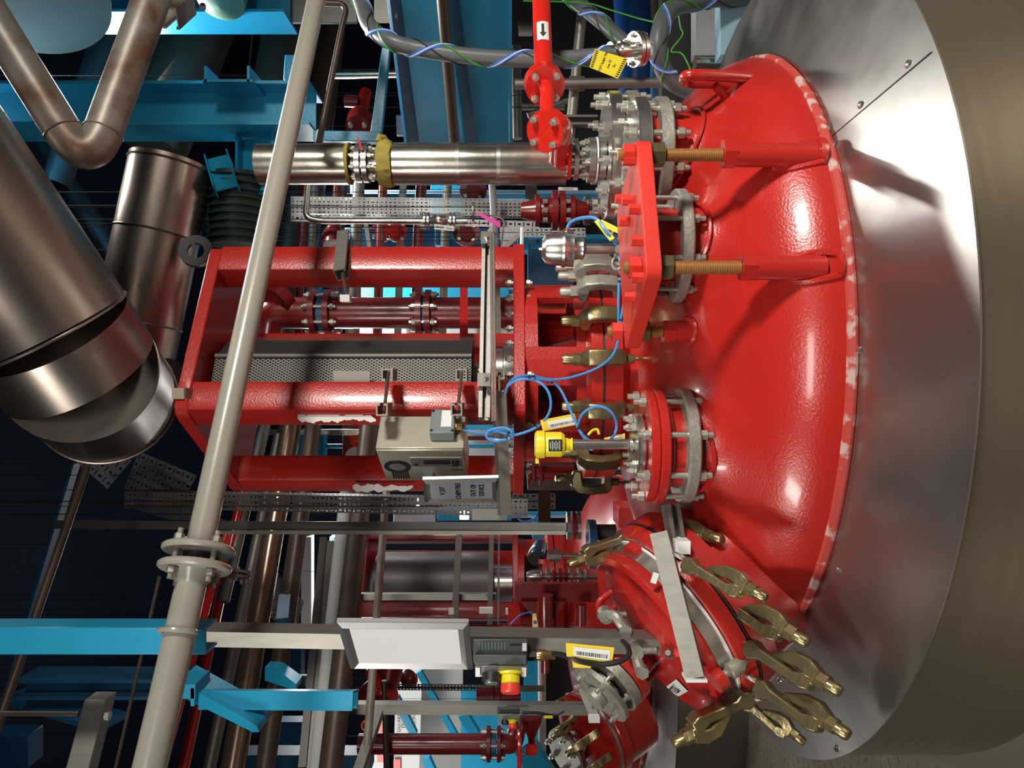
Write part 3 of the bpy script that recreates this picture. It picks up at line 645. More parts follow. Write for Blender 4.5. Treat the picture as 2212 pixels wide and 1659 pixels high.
MB().box(fb(.5, .2, .004), (.003, .003, .04)).build('dial_pointer', 'black', cb)
def panel(u0, u1, v0, v1, h, nm, m): return MB().prism([fb(u0, v0), fb(u1, v0), fb(u1, v1), fb(u0, v1)], nd*h).build(nm, m, cb)
panel(.22, .5, .37, .96, .002, 'control_panel', 'alus'); panel(.28, .4, .52, .83, .004, 'display', 'black')
MB().cyl(fb(.34, .89), fb(.34, .89, .012), .010).build('knob', 'black', cb); panel(.72, .86, .49, .6, .012, 'latch', 'mgrey')
for k in range(7): panel(.68, .9, .11+.03*k, .125+.03*k, .003, 'vent_slot', 'black')
for k in range(2): MB().cyl(fb(.42, .42+.02*k), fb(.42, .42+.02*k, .006), .003, n=8).build('screw', 'black', cb)
text('METER SEAL', fb(.62, .9, .0015), uu.to_3d()*(-1 if uu.x > 0 else 1)*-1 if False else V(0, 0, -1), nd.cross(V(0, 0, -1)), .007, 'ink', cb)
# gland box on the side of the control box
su = (r0-n0); sn = V(su.y, -su.x).normalized(); sn = sn if sn.y < 0 else -sn
def sb(u, x, h=0): q = n0+su*u+sn*h; return V(q.x, q.y, ZC+(1106-x)/F*2.0)
gb_ = thing('gland_box', 'small grey cable junction box on the side of the stainless control box', 'junction box', sb(.5, 985))
s3 = V(sn.x, sn.y, 0); MB().prism([sb(.26, 932), sb(.95, 932), sb(.95, 984), sb(.26, 984)], s3*.035).build('case', 'mgrey', gb_, bevel=.003)
MB().prism([sb(.42, 955, .0355), sb(.9, 955, .0355), sb(.9, 977, .0355), sb(.42, 977, .0355)], s3*.001).build('label', 'white', gb_)
for u, x in ((.32, 936), (.89, 936), (.32, 980), (.89, 980)): MB().cyl(sb(u, x, .034), sb(u, x, .037), .004, n=8).build('screw', 'black', gb_)
q = sb(.55, 984, .018); MB().cyl(q, q-V(0, 0, .018), .010, n=6).build('cable_gland', 'brassf', gb_)
# printed sign
sg, sat, sn_ = quadtag('printed_sign', 'aluminium framed printed sign on bluish paper reading out of service', 'sign', [(917, 1082, 2.04), (913, 1036, 1.93), (1077, 1032, 1.93), (1079, 1080, 2.04)], 'alus', th=.008)
def fr(t, at, nrm, mw=(.11, .055), pm='bpaper', fm='alus'):
    u, v = mw
    MB().prism([at(u, v, .001), at(1-u, v, .001), at(1-u, 1-v, .001), at(u, 1-v, .001)], nrm*.001).build('paper', pm, t)
    for k, (a, b, c, d) in enumerate(((0, 0, 1, 0), (1, 0, 1, 1), (1, 1, 0, 1), (0, 1, 0, 0))):
        ia = (u if a == 0 else 1-u, v if b == 0 else 1-v); ic = (u if c == 0 else 1-u, v if d == 0 else 1-v)
        vs = [at(a, b, .001), at(c, d, .001), at(ic[0], ic[1], .001), at(ia[0], ia[1], .001)]
        m1 = [at((a+ia[0])/2, (b+ia[1])/2, .009), at((c+ic[0])/2, (d+ic[1])/2, .009)]
        MB().add(vs+m1, [(0, 1, 5, 4), (4, 5, 2, 3), (0, 3, 2, 1), (0, 4, 3), (1, 2, 5)]).build('frame_bar', fm, t, ang=20)
fr(sg, sat, sn_, (.12, .09))
for s, v, z in (('V 237', .25, .020), ('CHEM FREE', .46, .020), ('OUT OF', .66, .020), ('SERVICE', .77, .020)):
    text(s, sat(.5, v, .0025), sat(1, .5)-sat(0, .5), V(0, 0, 1), z, 'ink', sg)
# ---- post with blank sign and control station
post = thing('sign_post', 'tall upright slotted steel post holding the blank framed sign and the push button box', 'post', P(1470, 1387, 1.76))
channel(P(440, 1370, 1.79), P(1468, 1388, 1.79), .043, .041, (-1, .25, 0)).build('channel', 'strut', post)
channel(P(1424, 1150, 1.72), P(1502, 1462, 1.63), .041, .03, (1, 1, .0)).build('foot_channel', 'strut', post)
MB().box(P(1500, 1463, 1.63), (.006, .044, .046)).build('end_cap', 'white', post); MB().box(P(1470, 1178, 1.73), (.03, .05, .035)).build('end_cap', 'white', post)
channel(P(1448, 1090, 1.78), P(1462, 1176, 1.75), .035, .03, (1, 0, 0)).build('spacer', 'strut', post)
MB().prism([P(1425, 1402, 1.74), P(1448, 1402, 1.74), P(1470, 1420, 1.70), P(1450, 1425, 1.70), P(1425, 1418, 1.72)], (0, .006, 0)).cyl(P(1443, 1410, 1.73), P(1443, 1410, 1.71), .007, n=6).build('corner_bracket', 'steel', post)
MB().box(P(1472, 1410, 1.69), (.012, .02, .03)).build('red_cap', 'btn', post)
MB().prism([P(1405, 1258, 1.69), P(1417, 1262, 1.69), P(1424, 1240, 1.69), P(1412, 1236, 1.69)], (0, .004, 0)).build('white_tab', 'white', post)
bs, bat, bn = quadtag('blank_sign', 'large blank white sign in a silver snap frame on the steel post', 'sign', [(757, 1443, 1.765), (727, 1343, 1.645), (1012, 1345, 1.645), (1022, 1445, 1.765)], 'alus', th=.01)
fr(bs, bat, bn, (.13, .085), 'paper')
cs = thing('push_button_station', 'dark grey push button box with red mushroom button on the steel post', 'control station', P(1140, 1440, 1.7))
def hx(x0, x1, y0, y1, d0, d1): return MB().hexa([P(x1, y1, d0), P(x1, y0, d0), P(x1, y0, d1)+V(0, 0, 0), P(x1, y1, d1), P(x0, y1, d0), P(x0, y0, d0), P(x0, y0, d1), P(x0, y1, d1)])
hx(1022, 1140, 1380, 1432, 1.70, 1.76).build('case', 'dgrey', cs, bevel=.003); hx(1024, 1138, 1414, 1437, 1.665, 1.70).build('lid', 'dgrey', cs, bevel=.003)
hx(1026, 1140, 1437, 1462, 1.67, 1.74).build('face_plate', 'alus', cs, bevel=.002)
MB().box(P(1122, 1392, 1.699), (.003, .002, .045)).build('slot', 'black', cs); 
dn = V(-.85, -.55, 0)
def btn(x, y, d, parts, par):
    o = P(x, y, d)
    for nm, r, h0, h1, m in parts: MB().lathe([(0, h0), (r, h0), (r, h1-.003), (r-.003, h1), (0, h1)], o, dn, 28).build(nm, m, par)
btn(1062, 1455, 1.67, [('start_ring', .022, 0, .020, 'black'), ('start_button', .0165, .020, .023, 'gbtn')], cs)
btn(1103, 1453, 1.67, [('stop_collar', .029, 0, .005, 'yellow'), ('stop_neck', .021, .005, .026, 'yellow'), ('stop_mushroom', .022, .026, .044, 'btn')], cs)
for x in (1032, 1132): MB().box(P(x, 1452, 1.665), (.02, .002, .010)).build('label', 'white', cs)
MB().box(P(1133, 1398, 1.698), (.018, .002, .01)).build('label', 'white', cs)
for k in range(9):
    MB().box(P(1035+7*k, 1395, 1.699), (.018, .001, .002)).build('printed_line', 'mgrey', cs)
q = P(1148, 1415, 1.72); MB().cyl(q+V(0, 0, .01), q-V(0, 0, .012), .013, n=6).build('cable_gland', 'black', cs)
MB().lathe([(0, 0), (.011, 0), (.013, .008), (.013, .02), (.010, .03), (.010, .045), (0, .045)], q-V(0, 0, .01), (0, 0, -1), 12).build('brass_gland', 'brassf', cs)
cable('black_cable', 'black armoured cable leaving the push button box below', [(1195, 1412, 1.7), (1215, 1415, 1.68), (1240, 1425, 1.66), (1290, 1435, 1.66), (1335, 1430, 1.66), (1358, 1415, 1.67), (1356, 1398, 1.70), (1345, 1385, 1.74)], .0065, 'black')
quadtag('cable_tag', 'large yellow barcode tag on the black cable under the push button box', 'tag', [(1224, 1418, 1.66), (1322, 1432, 1.66), (1327, 1399, 1.66), (1222, 1389, 1.66)], 'ytag', bars=(.16, .93, .12, .8))
quadtag('cable_tag', 'narrow yellow sleeve along the black cable', 'tag', [(1238, 1442, 1.655), (1276, 1443, 1.655), (1277, 1432, 1.655), (1236, 1425, 1.655)], 'ytag', th=.004)
# number on the manway
q = [P(1440, 1478, 1.80), P(1468, 1465, 1.79), P(1487, 1492, 1.77), P(1465, 1504, 1.78)]
dc = onm(0, 0, 0)
def on_cover(x, y, h=.0015):    # sight line against the cover dome
    best = None
    for i in range(500):
        p = P(x, y, 1.55+i*.0015); r = p-mc; hh = r.dot(mn); rr = (r-mn*hh).length
        if rr > RM: continue
        target = .042*(1-(rr/(RM-.03))**2)**.6 if rr < RM-.031 else 0
        if best is None or abs(hh-target) < best[0]: best = (abs(hh-target), p)
    return best[1]+mn*h if best else P(x, y, 1.8)
c4p = [on_cover(x, y) for x, y in ((1441, 1482), (1462, 1466), (1487, 1492), (1466, 1504))]
nl = MB().prism(c4p, mn*.0015).build('number_label', 'white', mt)
cc = sum(c4p, Vector())/4
text('1237', cc+mn*.007, c4p[1]-c4p[0], c4p[0]-c4p[3], .034, 'ink', nl)
# ---- swing clamps round the manway
def swing_arm():
    mb = MB()
    prof = [(-.022, -.115), (.006, -.118), (.014, -.095), (.006, -.075), (.002, .03), (.012, .055), (.012, .078), (-.016, .082), (-.024, .055), (-.020, .03), (-.018, -.065), (-.030, -.09)]
    n = len(prof); w_ = .016; vs = [V(x, -w_, z) for x, z in prof]+[V(x, w_, z) for x, z in prof]
    fs = [(i, (i+1) % n, n+(i+1) % n, n+i) for i in range(n)]
    for k in (0, n): fs += [(k, k+1, k+2, k+11), (k+2, k+3, k+10, k+11), (k+3, k+4, k+9, k+10), (k+4, k+5, k+8, k+9), (k+5, k+6, k+7, k+8)]
    return mb.add(vs, fs)
def swing_jaw():
    mb = MB(); prof = [(.002, -.040), (.014, -.042), (.038, .01), (.042, .055), (.030, .088), (-.004, .088), (-.004, .062), (.008, .055), (.012, .035), (.002, -.015)]
    n = len(prof); w_ = .0155; vs = [V(x, -w_*(.5 if z < 0 else 1), z) for x, z in prof]+[V(x, w_*(.5 if z < 0 else 1), z) for x, z in prof]
    fs = [(i, (i+1) % n, n+(i+1) % n, n+i) for i in range(n)]
    for k in (0, n): fs += [(k, k+1, k+9), (k+1, k+2, k+8, k+9), (k+2, k+3, k+7, k+8), (k+3, k+4, k+5, k+6, k+7)]
    return mb.add(vs, fs)
def swing_screw():
    mb = MB(); mb.cyl((.014, 0, .02), (.014, 0, .09), .007, n=12)
    mb.cyl((.014, 0, .086), (.014, 0, .112), .0175, n=6); mb.lathe([(.0135, .112), (.0135, .138), (.011, .145), (.004, .148), (0, .148)], (.014, 0, 0), (0, 0, 1), 16); return mb
def swing_eye():
    mb = MB(); mb.tube([V(0, .015*math.cos(a), -.135+.024*math.sin(a)) for a in [2*PI*i/18 for i in range(18)]], .0045, 8, closed=True); return mb
SM = {}
def swing(p0, p1, side, label, name='swing_clamp', eye=True, mm='brass'):
    a = Vector(p0); b = Vector(p1); up = (b-a).normalized(); L = (b-a).length; s = L/.295
    out = Vector(side); out = (out-up*out.dot(up)).normalized(); y = up.cross(out); o = a+up*(.147*s)
    mw = Matrix.Translation(o) @ Matrix((out, y, up)).transposed().to_4x4() @ Matrix.Diagonal((s*1.3, s*1.7, s*1.03, 1))
    t = thing(name, label, 'clamp', mw=mw)
    for nm, fn, m in (('arm', swing_arm, mm), ('jaw', swing_jaw, mm), ('cap_screw', swing_screw, 'zincg' if mm == 'zincg' else 'brass'), ('eye_bolt', swing_eye, 'zincg')):
        if nm == 'eye_bolt' and not eye: continue
        if (nm, m) not in SM:
            o_ = fn().build(nm, m, local=True)
            if nm in ('arm', 'jaw'):
                bv = o_.modifiers.new('bevel', 'BEVEL'); bv.width = .004; bv.segments = 2; bv.limit_method = 'ANGLE'; bv.angle_limit = .5
                dg = bpy.context.evaluated_depsgraph_get(); dg.update(); me = bpy.data.meshes.new_from_object(o_.evaluated_get(dg)); me.name = nm
            else: me = o_.data
            bpy.data.objects.remove(o_); SM[(nm, m)] = me
        c = bpy.data.objects.new(nm, SM[(nm, m)]); COL.objects.link(c); c.parent = t
    return t
S = [((1372, 1158, 1.93), (1226, 1210, 1.88), (-1, 0, -.2), 'brass swing clamp at the upper end of the manway by the blue gauge'),
     ((1400, 1130, on_dome(1470, 1150).y-.06), (1556, 1178, on_dome(1552, 1172).y-.07), (.85, -.1, -.53), 'shaded swing clamp pointing down next to the white strut end cap'),
     ((1466, 1200, 1.66), (1648, 1304, 1.53), (.85, -.1, -.53), 'swing clamp first along the lower edge of the manway, resting on the red dome'),
     ((1535, 1275, 1.74), (1737, 1402, 1.58), (.85, -.1, -.53), 'swing clamp second along the lower edge of the manway, tip at the dome rim'),
     ((1600, 1377, 1.69), (1808, 1508, 1.52), (.85, -.1, -.53), 'bright brass swing clamp over the aluminium collar, the upper of the two longest'),
     ((1622, 1462, 1.69), (1826, 1602, 1.52), (.85, -.1, -.53), 'bright brass swing clamp over the aluminium collar, the lower of the two longest'),
     ((1598, 1500, 1.79), (1732, 1612, 1.70), (.85, -.1, -.53), 'shorter swing clamp hanging at the lowest end of the manway'),
     ((1640, 1500, 1.72), (1450, 1592, 1.68), (-.9, 0, -.43), 'swing clamp reaching back over the cover rim at its lowest corner')]
for a, b, sd, lb in S: swing(P(*a), P(*b), sd, lb)
for k, (a, b, lb) in enumerate([((1612, 1424, 1.68), (1562, 1462, 1.66), 'short hinge stud with zinc boss on the manway body near its lower end'), ((1402, 1165, 1.85), (1376, 1186, 1.83), 'short hinge stud with zinc boss near the upper end of the manway body')]):
    t = thing('hinge_stud', lb, 'stud', P(*a)); A = P(*a); B = P(*b)
    MB().lathe([(0, 0), (.008, 0), (.012, .01), (.019, .02), (.019, (B-A).length-.02), (.011, (B-A).length-.012), (.011, (B-A).length), (0, (B-A).length)], A, B-A, 16).build('boss', 'zincg', t)
    MB().cyl(B, B+(B-A).normalized()*.025, .024, n=20).build('red_lug', 'red', t)
# davit pieces over the cover
for k, (pts, lb) in enumerate([([(1308, 1328, 1.82), (1328, 1330, 1.80), (1340, 1345, 1.79), (1350, 1360, 1.79)], 'grey cast hook bracket over the manway cover beside the handle'), ([(1372, 1405, 1.77), (1378, 1430, 1.76), (1386, 1450, 1.75)], 'grey cast strap link between the yellow tag and the manway cover')]):
    t = thing('cast_bracket', lb, 'bracket', P(*pts[0])); MB().tube(spline([P(*p) for p in pts], 5), .013, 10).build('arm', 'galv', t)
    q = P(*pts[-1]); MB().cyl(q-V(.0, .014, 0), q+V(0, .02, 0), .016, n=6).build('bolt', 'bolt', t)
    q = P(*pts[0]); MB().cyl(q-V(0, .018, 0), q+V(0, .02, 0), .018).build('boss', 'galv', t); MB().cyl(q+V(0, -.01, .02), q+V(0, 0, -.05), .008).build('pin', 'galv', t)
# flanged sight nozzle between tag and cover
sgn = thing('cover_nozzle', 'stack of zinc and red flanges in front of the manway under the yellow tag', 'flange stack', P(1330, 1440, 1.84))
ax = V(-.55, -.45, .7).normalized(); o = P(1372, 1412, 1.87)
for k, (h, r, th, m) in enumerate([(-.02, .05, .07, 'red'), (.05, .085, .025, 'red'), (.078, .083, .026, 'galv'), (.108, .04, .02, 'galv'), (.128, .083, .012, 'galv'), (.142, .028, .02, 'zincg')]):
    fo = MB().cyl(o+ax*h, o+ax*(h+th), r, n=32).build('flange' if r > .06 else 'pipe_stub', m, sgn)
    if k == 4: boltring(fo, o+ax*(h+th), ax, .064, 6, .010, .03)
# tape and cover paint
tp = MB(); tp.prism([P(372, 838, 2.06), P(398, 838, 2.06), P(398, 861, 2.045), P(372, 861, 2.045)], (-.001, -.002, 0)).build('masking_tape', 'tape', AG)
_tz = lambda x, y: P(x, y, .8935*F/(1106-x))
MB().prism([_tz(399, 838), _tz(476, 842), _tz(476, 866), _tz(399, 861)], (0, 0, -.0012)).build('masking_tape', 'tape', AG)
qa = [V(FN.x+.03, FN.y+.005, 0), V(FN.x+.045, FN.y+.018, 0)]
random.seed(5)
bl = blob('cover_paint', [(643, 900), (665, 904), (690, 902), (715, 902), (735, 904), (755, 900), (775, 902), (792, 903), (812, 908)], 2.064, 'wpaint', AG, .010)
bl2 = blob('cover_paint', [(762, 1052), (785, 1056), (805, 1053), (828, 1056), (850, 1053), (872, 1056), (892, 1051)], 2.40, 'wpaint', AG, .010)
# ================= grey foreground pipe
gp = thing('grey_pipe', 'long pale grey painted pipe with a bolted flange pair crossing the whole photo', 'pipe', P(433, 1170, 1.85))
g0, g1, g2 = P(683, 0, 2.34), P(433, 1170, 1.575), P(320, 1659, 1.38); gax = (g2-g0).normalized()
gA = g0-gax*.3; gB = g1+gax*0.0; gC = g2+gax*.3
MB().cyl(gA, gB, .0285, n=32).build('pipe_run', 'grey', gp)
gm = g1+gax*.09
MB().cyl(gm-gax*.028, gC, .031, n=32).build('pipe_run', 'grey', gp)
for k, h in enumerate((.010, .047)):
    f = flange(gp, g1+gax*h, gax, .02, .074, .0145, 'grey')
MB().cyl(g1, g1+gax*.09, .029).build('gasket_core', 'dark', gp)
MB().lathe([(.031, .065), (.043, .06), (.031, .09)], g1, gax, 24).build('weld_neck', 'grey', gp)
boltring(gp, g1+gax*.064, gax, .052, 4, .0105, .057, 'galv', ph=.35, tip=.012)
for q in (P(1000, 0, 1),): pass
ub = thing('pipe_clip', 'grey round bar clip holding the grey pipe to the blue channel', 'pipe clip', P(385, 1365, 1.5))
gc_ = g0+gax*((P(385, 1365, 1.49)-g0).dot(gax)); a_, b_, _ = frame(gax)
MB().tube([gc_+(a_*math.cos(t)+b_*math.sin(t))*.035 for t in [2*PI*i/28 for i in range(28)]], .0055, 8, closed=True).build('bar', 'grey', ub)
# blue hanging channel
bh = thing('blue_channel', 'light blue hanging channel at the left edge that ends on the grey pipe', 'beam', P(462, 1372, 1.58))
bm_ = MB(); p0 = P(-60, 1374, 1.58); p1 = P(458, 1374, 1.58)
bm_.prism([P(458, 1345, 1.82), P(458, 1403, 1.80), P(454, 1403, 1.80)+V(0, .008, 0), P(454, 1345, 1.82)+V(0, .008, 0)], p0-p1) if False else None
w_ = .033
MB().box((p0.x, p0.y-.03, (p0.z+p1.z)/2), (.056, .006, abs(p0.z-p1.z))).box((p0.x+.0255, p0.y, (p0.z+p1.z)/2), (.006, .06, abs(p0.z-p1.z))).box((p0.x-.0255, p0.y, (p0.z+p1.z)/2), (.006, .06, abs(p0.z-p1.z))).build('channel', 'blue', bh, bevel=.002)
# second thinner rusty square post at the left bottom edge
sp = thing('square_post', 'rusty square tube post with a bolt at the bottom left corner', 'post', P(190, 1600, 1.7))
A = P(205, 1512, 1.75); B = P(150, 1720, 1.6)
MB().prism([A+V(-.0, 0, .026), A+V(0, .05, .026), A+V(0, .05, -.026), A+V(0, 0, -.026)], B-A).build('tube', 'strut', sp, bevel=.003)
MB().cyl(P(228, 1545, 1.66), P(238, 1546, 1.66), .010, n=6).build('bolt', 'bolt', sp); MB().cyl(P(-20, 1541, 1.72), P(170, 1542, 1.72), .006, n=8).build('rod', 'brown', sp)
# ================= big clad ducts at the upper left
du = thing('clad_duct', 'wide polished metal clad duct at the left edge with a mitred elbow', 'duct', P(120, 740, 1.95))
p0, p1, p2, p3 = P(-330, 110, 1.62), P(108, 712, 1.9), P(172, 800, 1.98), P(228, 860, 2.25)
MB().tube([p0, p0*.5+p1*.5, p1], .20, 64, caps=False).build('straight_section', 'duct', du)
MB().tube([p1, p2], .198, 64, caps=False).build('elbow_segment', 'duct', du)
MB().tube([p2, p3], .197, 64).build('elbow_segment', 'duct', du)
for q, a in ((p1, p2-p0), (p3, p3-p2)):
    aa, bb, _ = frame(a); MB().tube([q+(aa*math.cos(t)+bb*math.sin(t))*.2005 for t in [2*PI*i/64 for i in range(64)]], .004, 6, closed=True).build('seam_bead', 'duct', du)
d2 = thing('clad_duct', 'second darker clad duct running up behind the wide duct', 'duct', P(330, 700, 2.85))
q0, q1 = P(372, 352, 2.85), P(262, 880, 2.8)
MB().cyl(q0, q1, .152, n=64).build('cladding', 'duct', d2)
ax_ = (q1-q0)
for f in (.02, .30, .66):
    c = q0+ax_*f; aa, bb, _ = frame(ax_); MB().tube([c+(aa*math.cos(t)+bb*math.sin(t))*.1535 for t in [2*PI*i/64 for i in range(64)]], .004, 6, closed=True).build('seam_bead', 'duct', d2)
# rusty pale pipe with elbow
rp = thing('stained_pipe', 'pale rust stained pipe with a tight elbow in the upper left corner', 'pipe', P(195, 340, 2.0))
MB().tube(rail([P(-60, -30, 1.95), P(192, 372, 2.0), P(338, -30, 2.15)], .13, 14), .049, 36).build('pipe_run', 'rust', rp)
for x, y in ((155, 315), (215, 295)):
    q = P(x, y, 2.0 if x < 200 else 2.03)
aA = (P(192, 372, 2.0)-P(-60, -30, 1.95)).normalized(); aB = (P(338, -30, 2.15)-P(192, 372, 2.0)).normalized()
for q, a in ((P(192, 372, 2.0)-aA*.125, aA), (P(192, 372, 2.0)+aB*.125, aB)):
    aa, bb, _ = frame(a); MB().tube([q+(aa*math.cos(t)+bb*math.sin(t))*.0495 for t in [2*PI*i/36 for i in range(36)]], .0025, 6, closed=True).build('weld_bead', 'rust', rp)
tk = thing('flanged_drum', 'round brownish flanged drum end in the top left corner', 'drum', P(90, 0, 2.6))
axd = V(.3, -.2, .5).normalized(); oo_ = P(60, -70, 2.8)
MB().lathe([(0, 0), (.20, 0), (.27, .02), (.27, .05), (.255, .05), (.255, .12), (.275, .12), (.275, .15), (0, .15)], oo_, V(-.9, -.3, -.2), 48).build('drum', 'drum', tk)
boltring(tk, oo_+V(-.9, -.3, -.2).normalized()*.0, V(.9, .3, .2), .24, 8, .014, .05)
# ================= blue steelwork upper left
def hbeam(label, x0, x1, y0, y1, d, dep, m='blue', name='blue_beam', cat='beam'):
    mb = MB(); a = P(x0, y1, d); b = P(x1, y0, d); b.z = max(b.z, .002)
    if b.z > .3 and x1 > 420 and y0 < 1140: mb.box(((a.x+b.x)/2, d+dep*.6, b.z/2), (.03, .02, b.z))
    mb = mb; mb.hexa([V(a.x, d, b.z), V(b.x, d, b.z), V(b.x, d+dep, b.z), V(a.x, d+dep, b.z), V(a.x, d, a.z), V(b.x, d, a.z), V(b.x, d+dep, a.z), V(a.x, d+dep, a.z)])
    return tag(mb.build(name, m, org=(a+b)/2, bevel=.003), label, cat)
def ipost(label, x0, x1, y, d, w=.2, m='blue', name='blue_beam', dep=.2, up=(1, 0, 0)):
    return tag(ibeam(P(x0, y, d), P(x1, y, d), w, dep, .012, up).build(name, m, org=P(x1, y, d)), label, 'beam')
t = ipost('upright blue beam behind the rusty elbow pipe at the top left', -250, 683, 242, 2.95, .17)
t2 = ipost('short upright blue beam at the top edge by the pale green dome', 60, 628, 8, 3.2, .17)
tag(ibeam(P(560, 300, 3.0), P(560, 420, 2.9), .15, .12, .01, (0, 0, 1)).build('blue_bracket', 'blue', org=P(560, 300, 3)), 'blue stub beam hanging under the upright beam beside the grey pipe', 'beam')
tag(ibeam(P(470, 340, 2.9), P(490, 408, 2.8), .09, .06, .006, (0, 0, 1)).build('blue_bracket', 'blue', org=P(470, 340, 2.9)), 'small blue bracket beside the second clad duct end', 'bracket')
tag(MB().box(P(508, 192, 2.88), (.01, .16, .19)).box(P(462, 178, 2.88), (.06, .16, .01)).box(P(552, 178, 2.88), (.06, .16, .01)).build('blue_saddle', 'blue', org=P(508, 190, 2.88)), 'blue U shaped saddle on the upright blue beam', 'bracket')
t = thing('green_dome', 'pale green rounded casing with a red plug at the top edge', 'casing', P(478, 0, 3.0)); MB().lathe([(.10, -.12), (.10, 0), (.095, .02), (.06, .045), (0, .055)], P(478, -5, 3.05), (-1, -.4, 0), 32).build('shell', 'gdome', t); MB().cyl(P(438, 12, 2.93), P(438, 18, 2.92), .012).build('plug', 'dred', t)
t = thing('end_bracket', 'pale channel piece at the end of the stained pipe', 'bracket', P(375, 30, 2.3)); channel(P(366, 40, 2.25), P(404, 8, 2.4), .05, .06, (-1, -.3, 0)).build('channel', 'rust', t)
# dark big pipes behind
for (x0, y0, x1, y1, d, r, m, lb) in [(480, -60, 330, 320, 3.9, .16, 'brown', 'wide dark brown pipe behind the upright blue beams'), (640, -80, 540, 480, 4.0, .11, 'brown', 'dark brown pipe next to the grey foreground pipe at the top'),
        (700, 60, 590, 900, 4.6, .13, 'brown', 'thick brown pipe passing behind the grey pipe'), (250, 20, 120, 400, 3.6, .06, 'dark', 'thin dark pipe in the gloom of the upper left'), (60, 250, 250, 560, 3.8, .05, 'dark', 'dark brace in the gloom behind the wide duct')]:
    tag(MB().cyl(P(x0, y0, d), P(x1, y1, d-.2), r, n=28).build('brown_pipe', m, org=P(x0, y0, d)), lb, 'pipe')
t = thing('fan_motor', 'dark green finned motor above the red frame top plate', 'motor', P(500, 470, 3.0)); q = P(505, 445, 2.95)
MB().cyl(q+V(.12, 0, -.02), q+V(-.16, 0, -.02), .11, n=28).build('body', 'gfins', t)
for k in range(9): MB().ring(q+V(-.14+.03*k, 0, -.02), (1, 0, 0), .10, .125, .008, 28).build('fin', 'gfins', t)
for k, (x, y) in enumerate([(425, 545), (362, 810)]):
    tag(MB().ring(P(x, y, 2.75), (.2, -1, -.2), .03, .06, .02, 24).build('lifting_ring', 'dark', org=P(x, y, 2.7)), ['dark round ring behind the right corner of the red top plate', 'dark round ring behind the tape on the red top plate'][k], 'ring')
# cable trays upper left (slotted)
def tray(name, label, o, u, v, nu, nv, side=None, m='tray', pat=None, cat='cable tray'):
    t = thing(name, label, cat, o); perf(o, u, v, nu, nv, .62, .32, pat=pat).build('slotted_sheet', m, t)
    for k_ in (.2, .8):
        h = Vector(o)+Vector(u)*nu*k_+Vector(v)*nv*.5; MB().cyl(h, V(h.x, h.y, 4.7), .0016, n=6).build('hanger_rod', 'inside', t)
    if side is not None: perf(Vector(o)+Vector(v)*nv, u, side, nu, 1, .6, .3).build('side_flange', m, t); perf(Vector(o), u, side, nu, 1, .6, .3).build('side_flange', m, t)
    return t
def pt(i, j): return (.62, .26) if (i+j) % 2 else (.22, .6)
def trayq(name, label, a, b, c, nu, nv, m='tray', side=None, pat=pt):  # a corner, b along, c across
    a, b, c = Vector(a), Vector(b), Vector(c); return tray(name, label, a, (b-a)/nu, (c-a)/nv, nu, nv, side, m, pat)
trayq('cable_tray', 'pale slotted tray slanting behind the wide duct', P(30, 880, 2.9), P(232, 1056, 2.9), P(95, 830, 3.1), 22, 4)
trayq('cable_tray', 'pale slotted tray between the two dark uprights left of the red frame', P(300, 975, 2.9), P(425, 1027, 2.7), P(268, 1055, 3.1), 13, 5)
trayq('cable_tray', 'short lit slotted tray piece below the dark upright tray', P(285, 1098, 3.0), P(407, 1098, 2.85), P(365, 1123, 3.0), 10, 3)
# dark uprights (vertical in the room)
trayq('cable_tray', 'dark slotted upright tray beside the left red column, long and narrow', P(268, 1062, 2.75), P(1140, 1078, 2.6), P(268, 1098, 2.75), 90, 3, 'traydk', V(0, .05, 0))
bar('dark_strut', 'long dark upright strut left of the slotted tray', 'strut', P(125, 1133, 2.75), P(1225, 1139, 2.4), .03, .03, 'traydk')
bar('light_strut', 'pale edge strut running beside the long dark upright', 'strut', P(470, 1150, 2.55), P(1222, 1151, 2.38), .012, .02, 'strut')
tag(MB().cyl(P(200, 975, 2.3), P(-30, 1640, 2.0), .0125, n=12).build('conduit', 'brown', org=P(200, 975, 2.3)), 'brown round conduit slanting through the dark area at the left edge', 'pipe')
for k, (x0, y0, x1, y1, w_, lb) in enumerate([(165, 1000, 60, 1350, .05, 'dull blue flat rail beside the brown conduit'), (110, 1180, 20, 1480, .06, 'dull blue lower rail crossing the brown conduit')]):
    bar('blue_rail', lb, 'beam', P(x0, y0, 3.2), P(x1, y1, 3.2), w_, .01, 'dblue')
bar('thin_rod', 'thin rod slanting from the grey flange pair down to the blue channel', 'rod', P(345, 1245, 2.2), P(250, 1659, 2.2), .008, .008, 'brown')
# blue beams lower left
ipost('dark blue upright beam crossing behind the grey pipe at the lower left', 60, 410, 1475, 2.6, .07, 'dblue', dep=.12)
bar('blue_brace', 'blue gusseted brace in shade at the lower left', 'beam', P(30, 1500, 2.7), P(245, 1560, 2.5), .02, .11, 'dblue')
t = thing('blue_bracket', 'bright blue angled bracket frame to the right of the grey pipe bottom', 'bracket', P(460, 1490, 2.2))
MB().prism([P(385, 1470, 2.1), P(555, 1568, 2.0), P(560, 1582, 2.0), P(545, 1582, 2.0), P(380, 1500, 2.1)], (0, .12, 0)).build('gusset', 'blue', t, bevel=.002)
channel(P(440, 1510, 2.1), P(768, 1512, 2.05), .05, .05, (-1, -.3, 0), t=.006, lip=.004).build('arm', 'dblue' if False else 'blue', t)
MB().box(P(415, 1478, 2.1), (.04, .1, .06)).box(P(432, 1490, 2.1), (.05, .1, .01)).build('foot', 'blue', t)
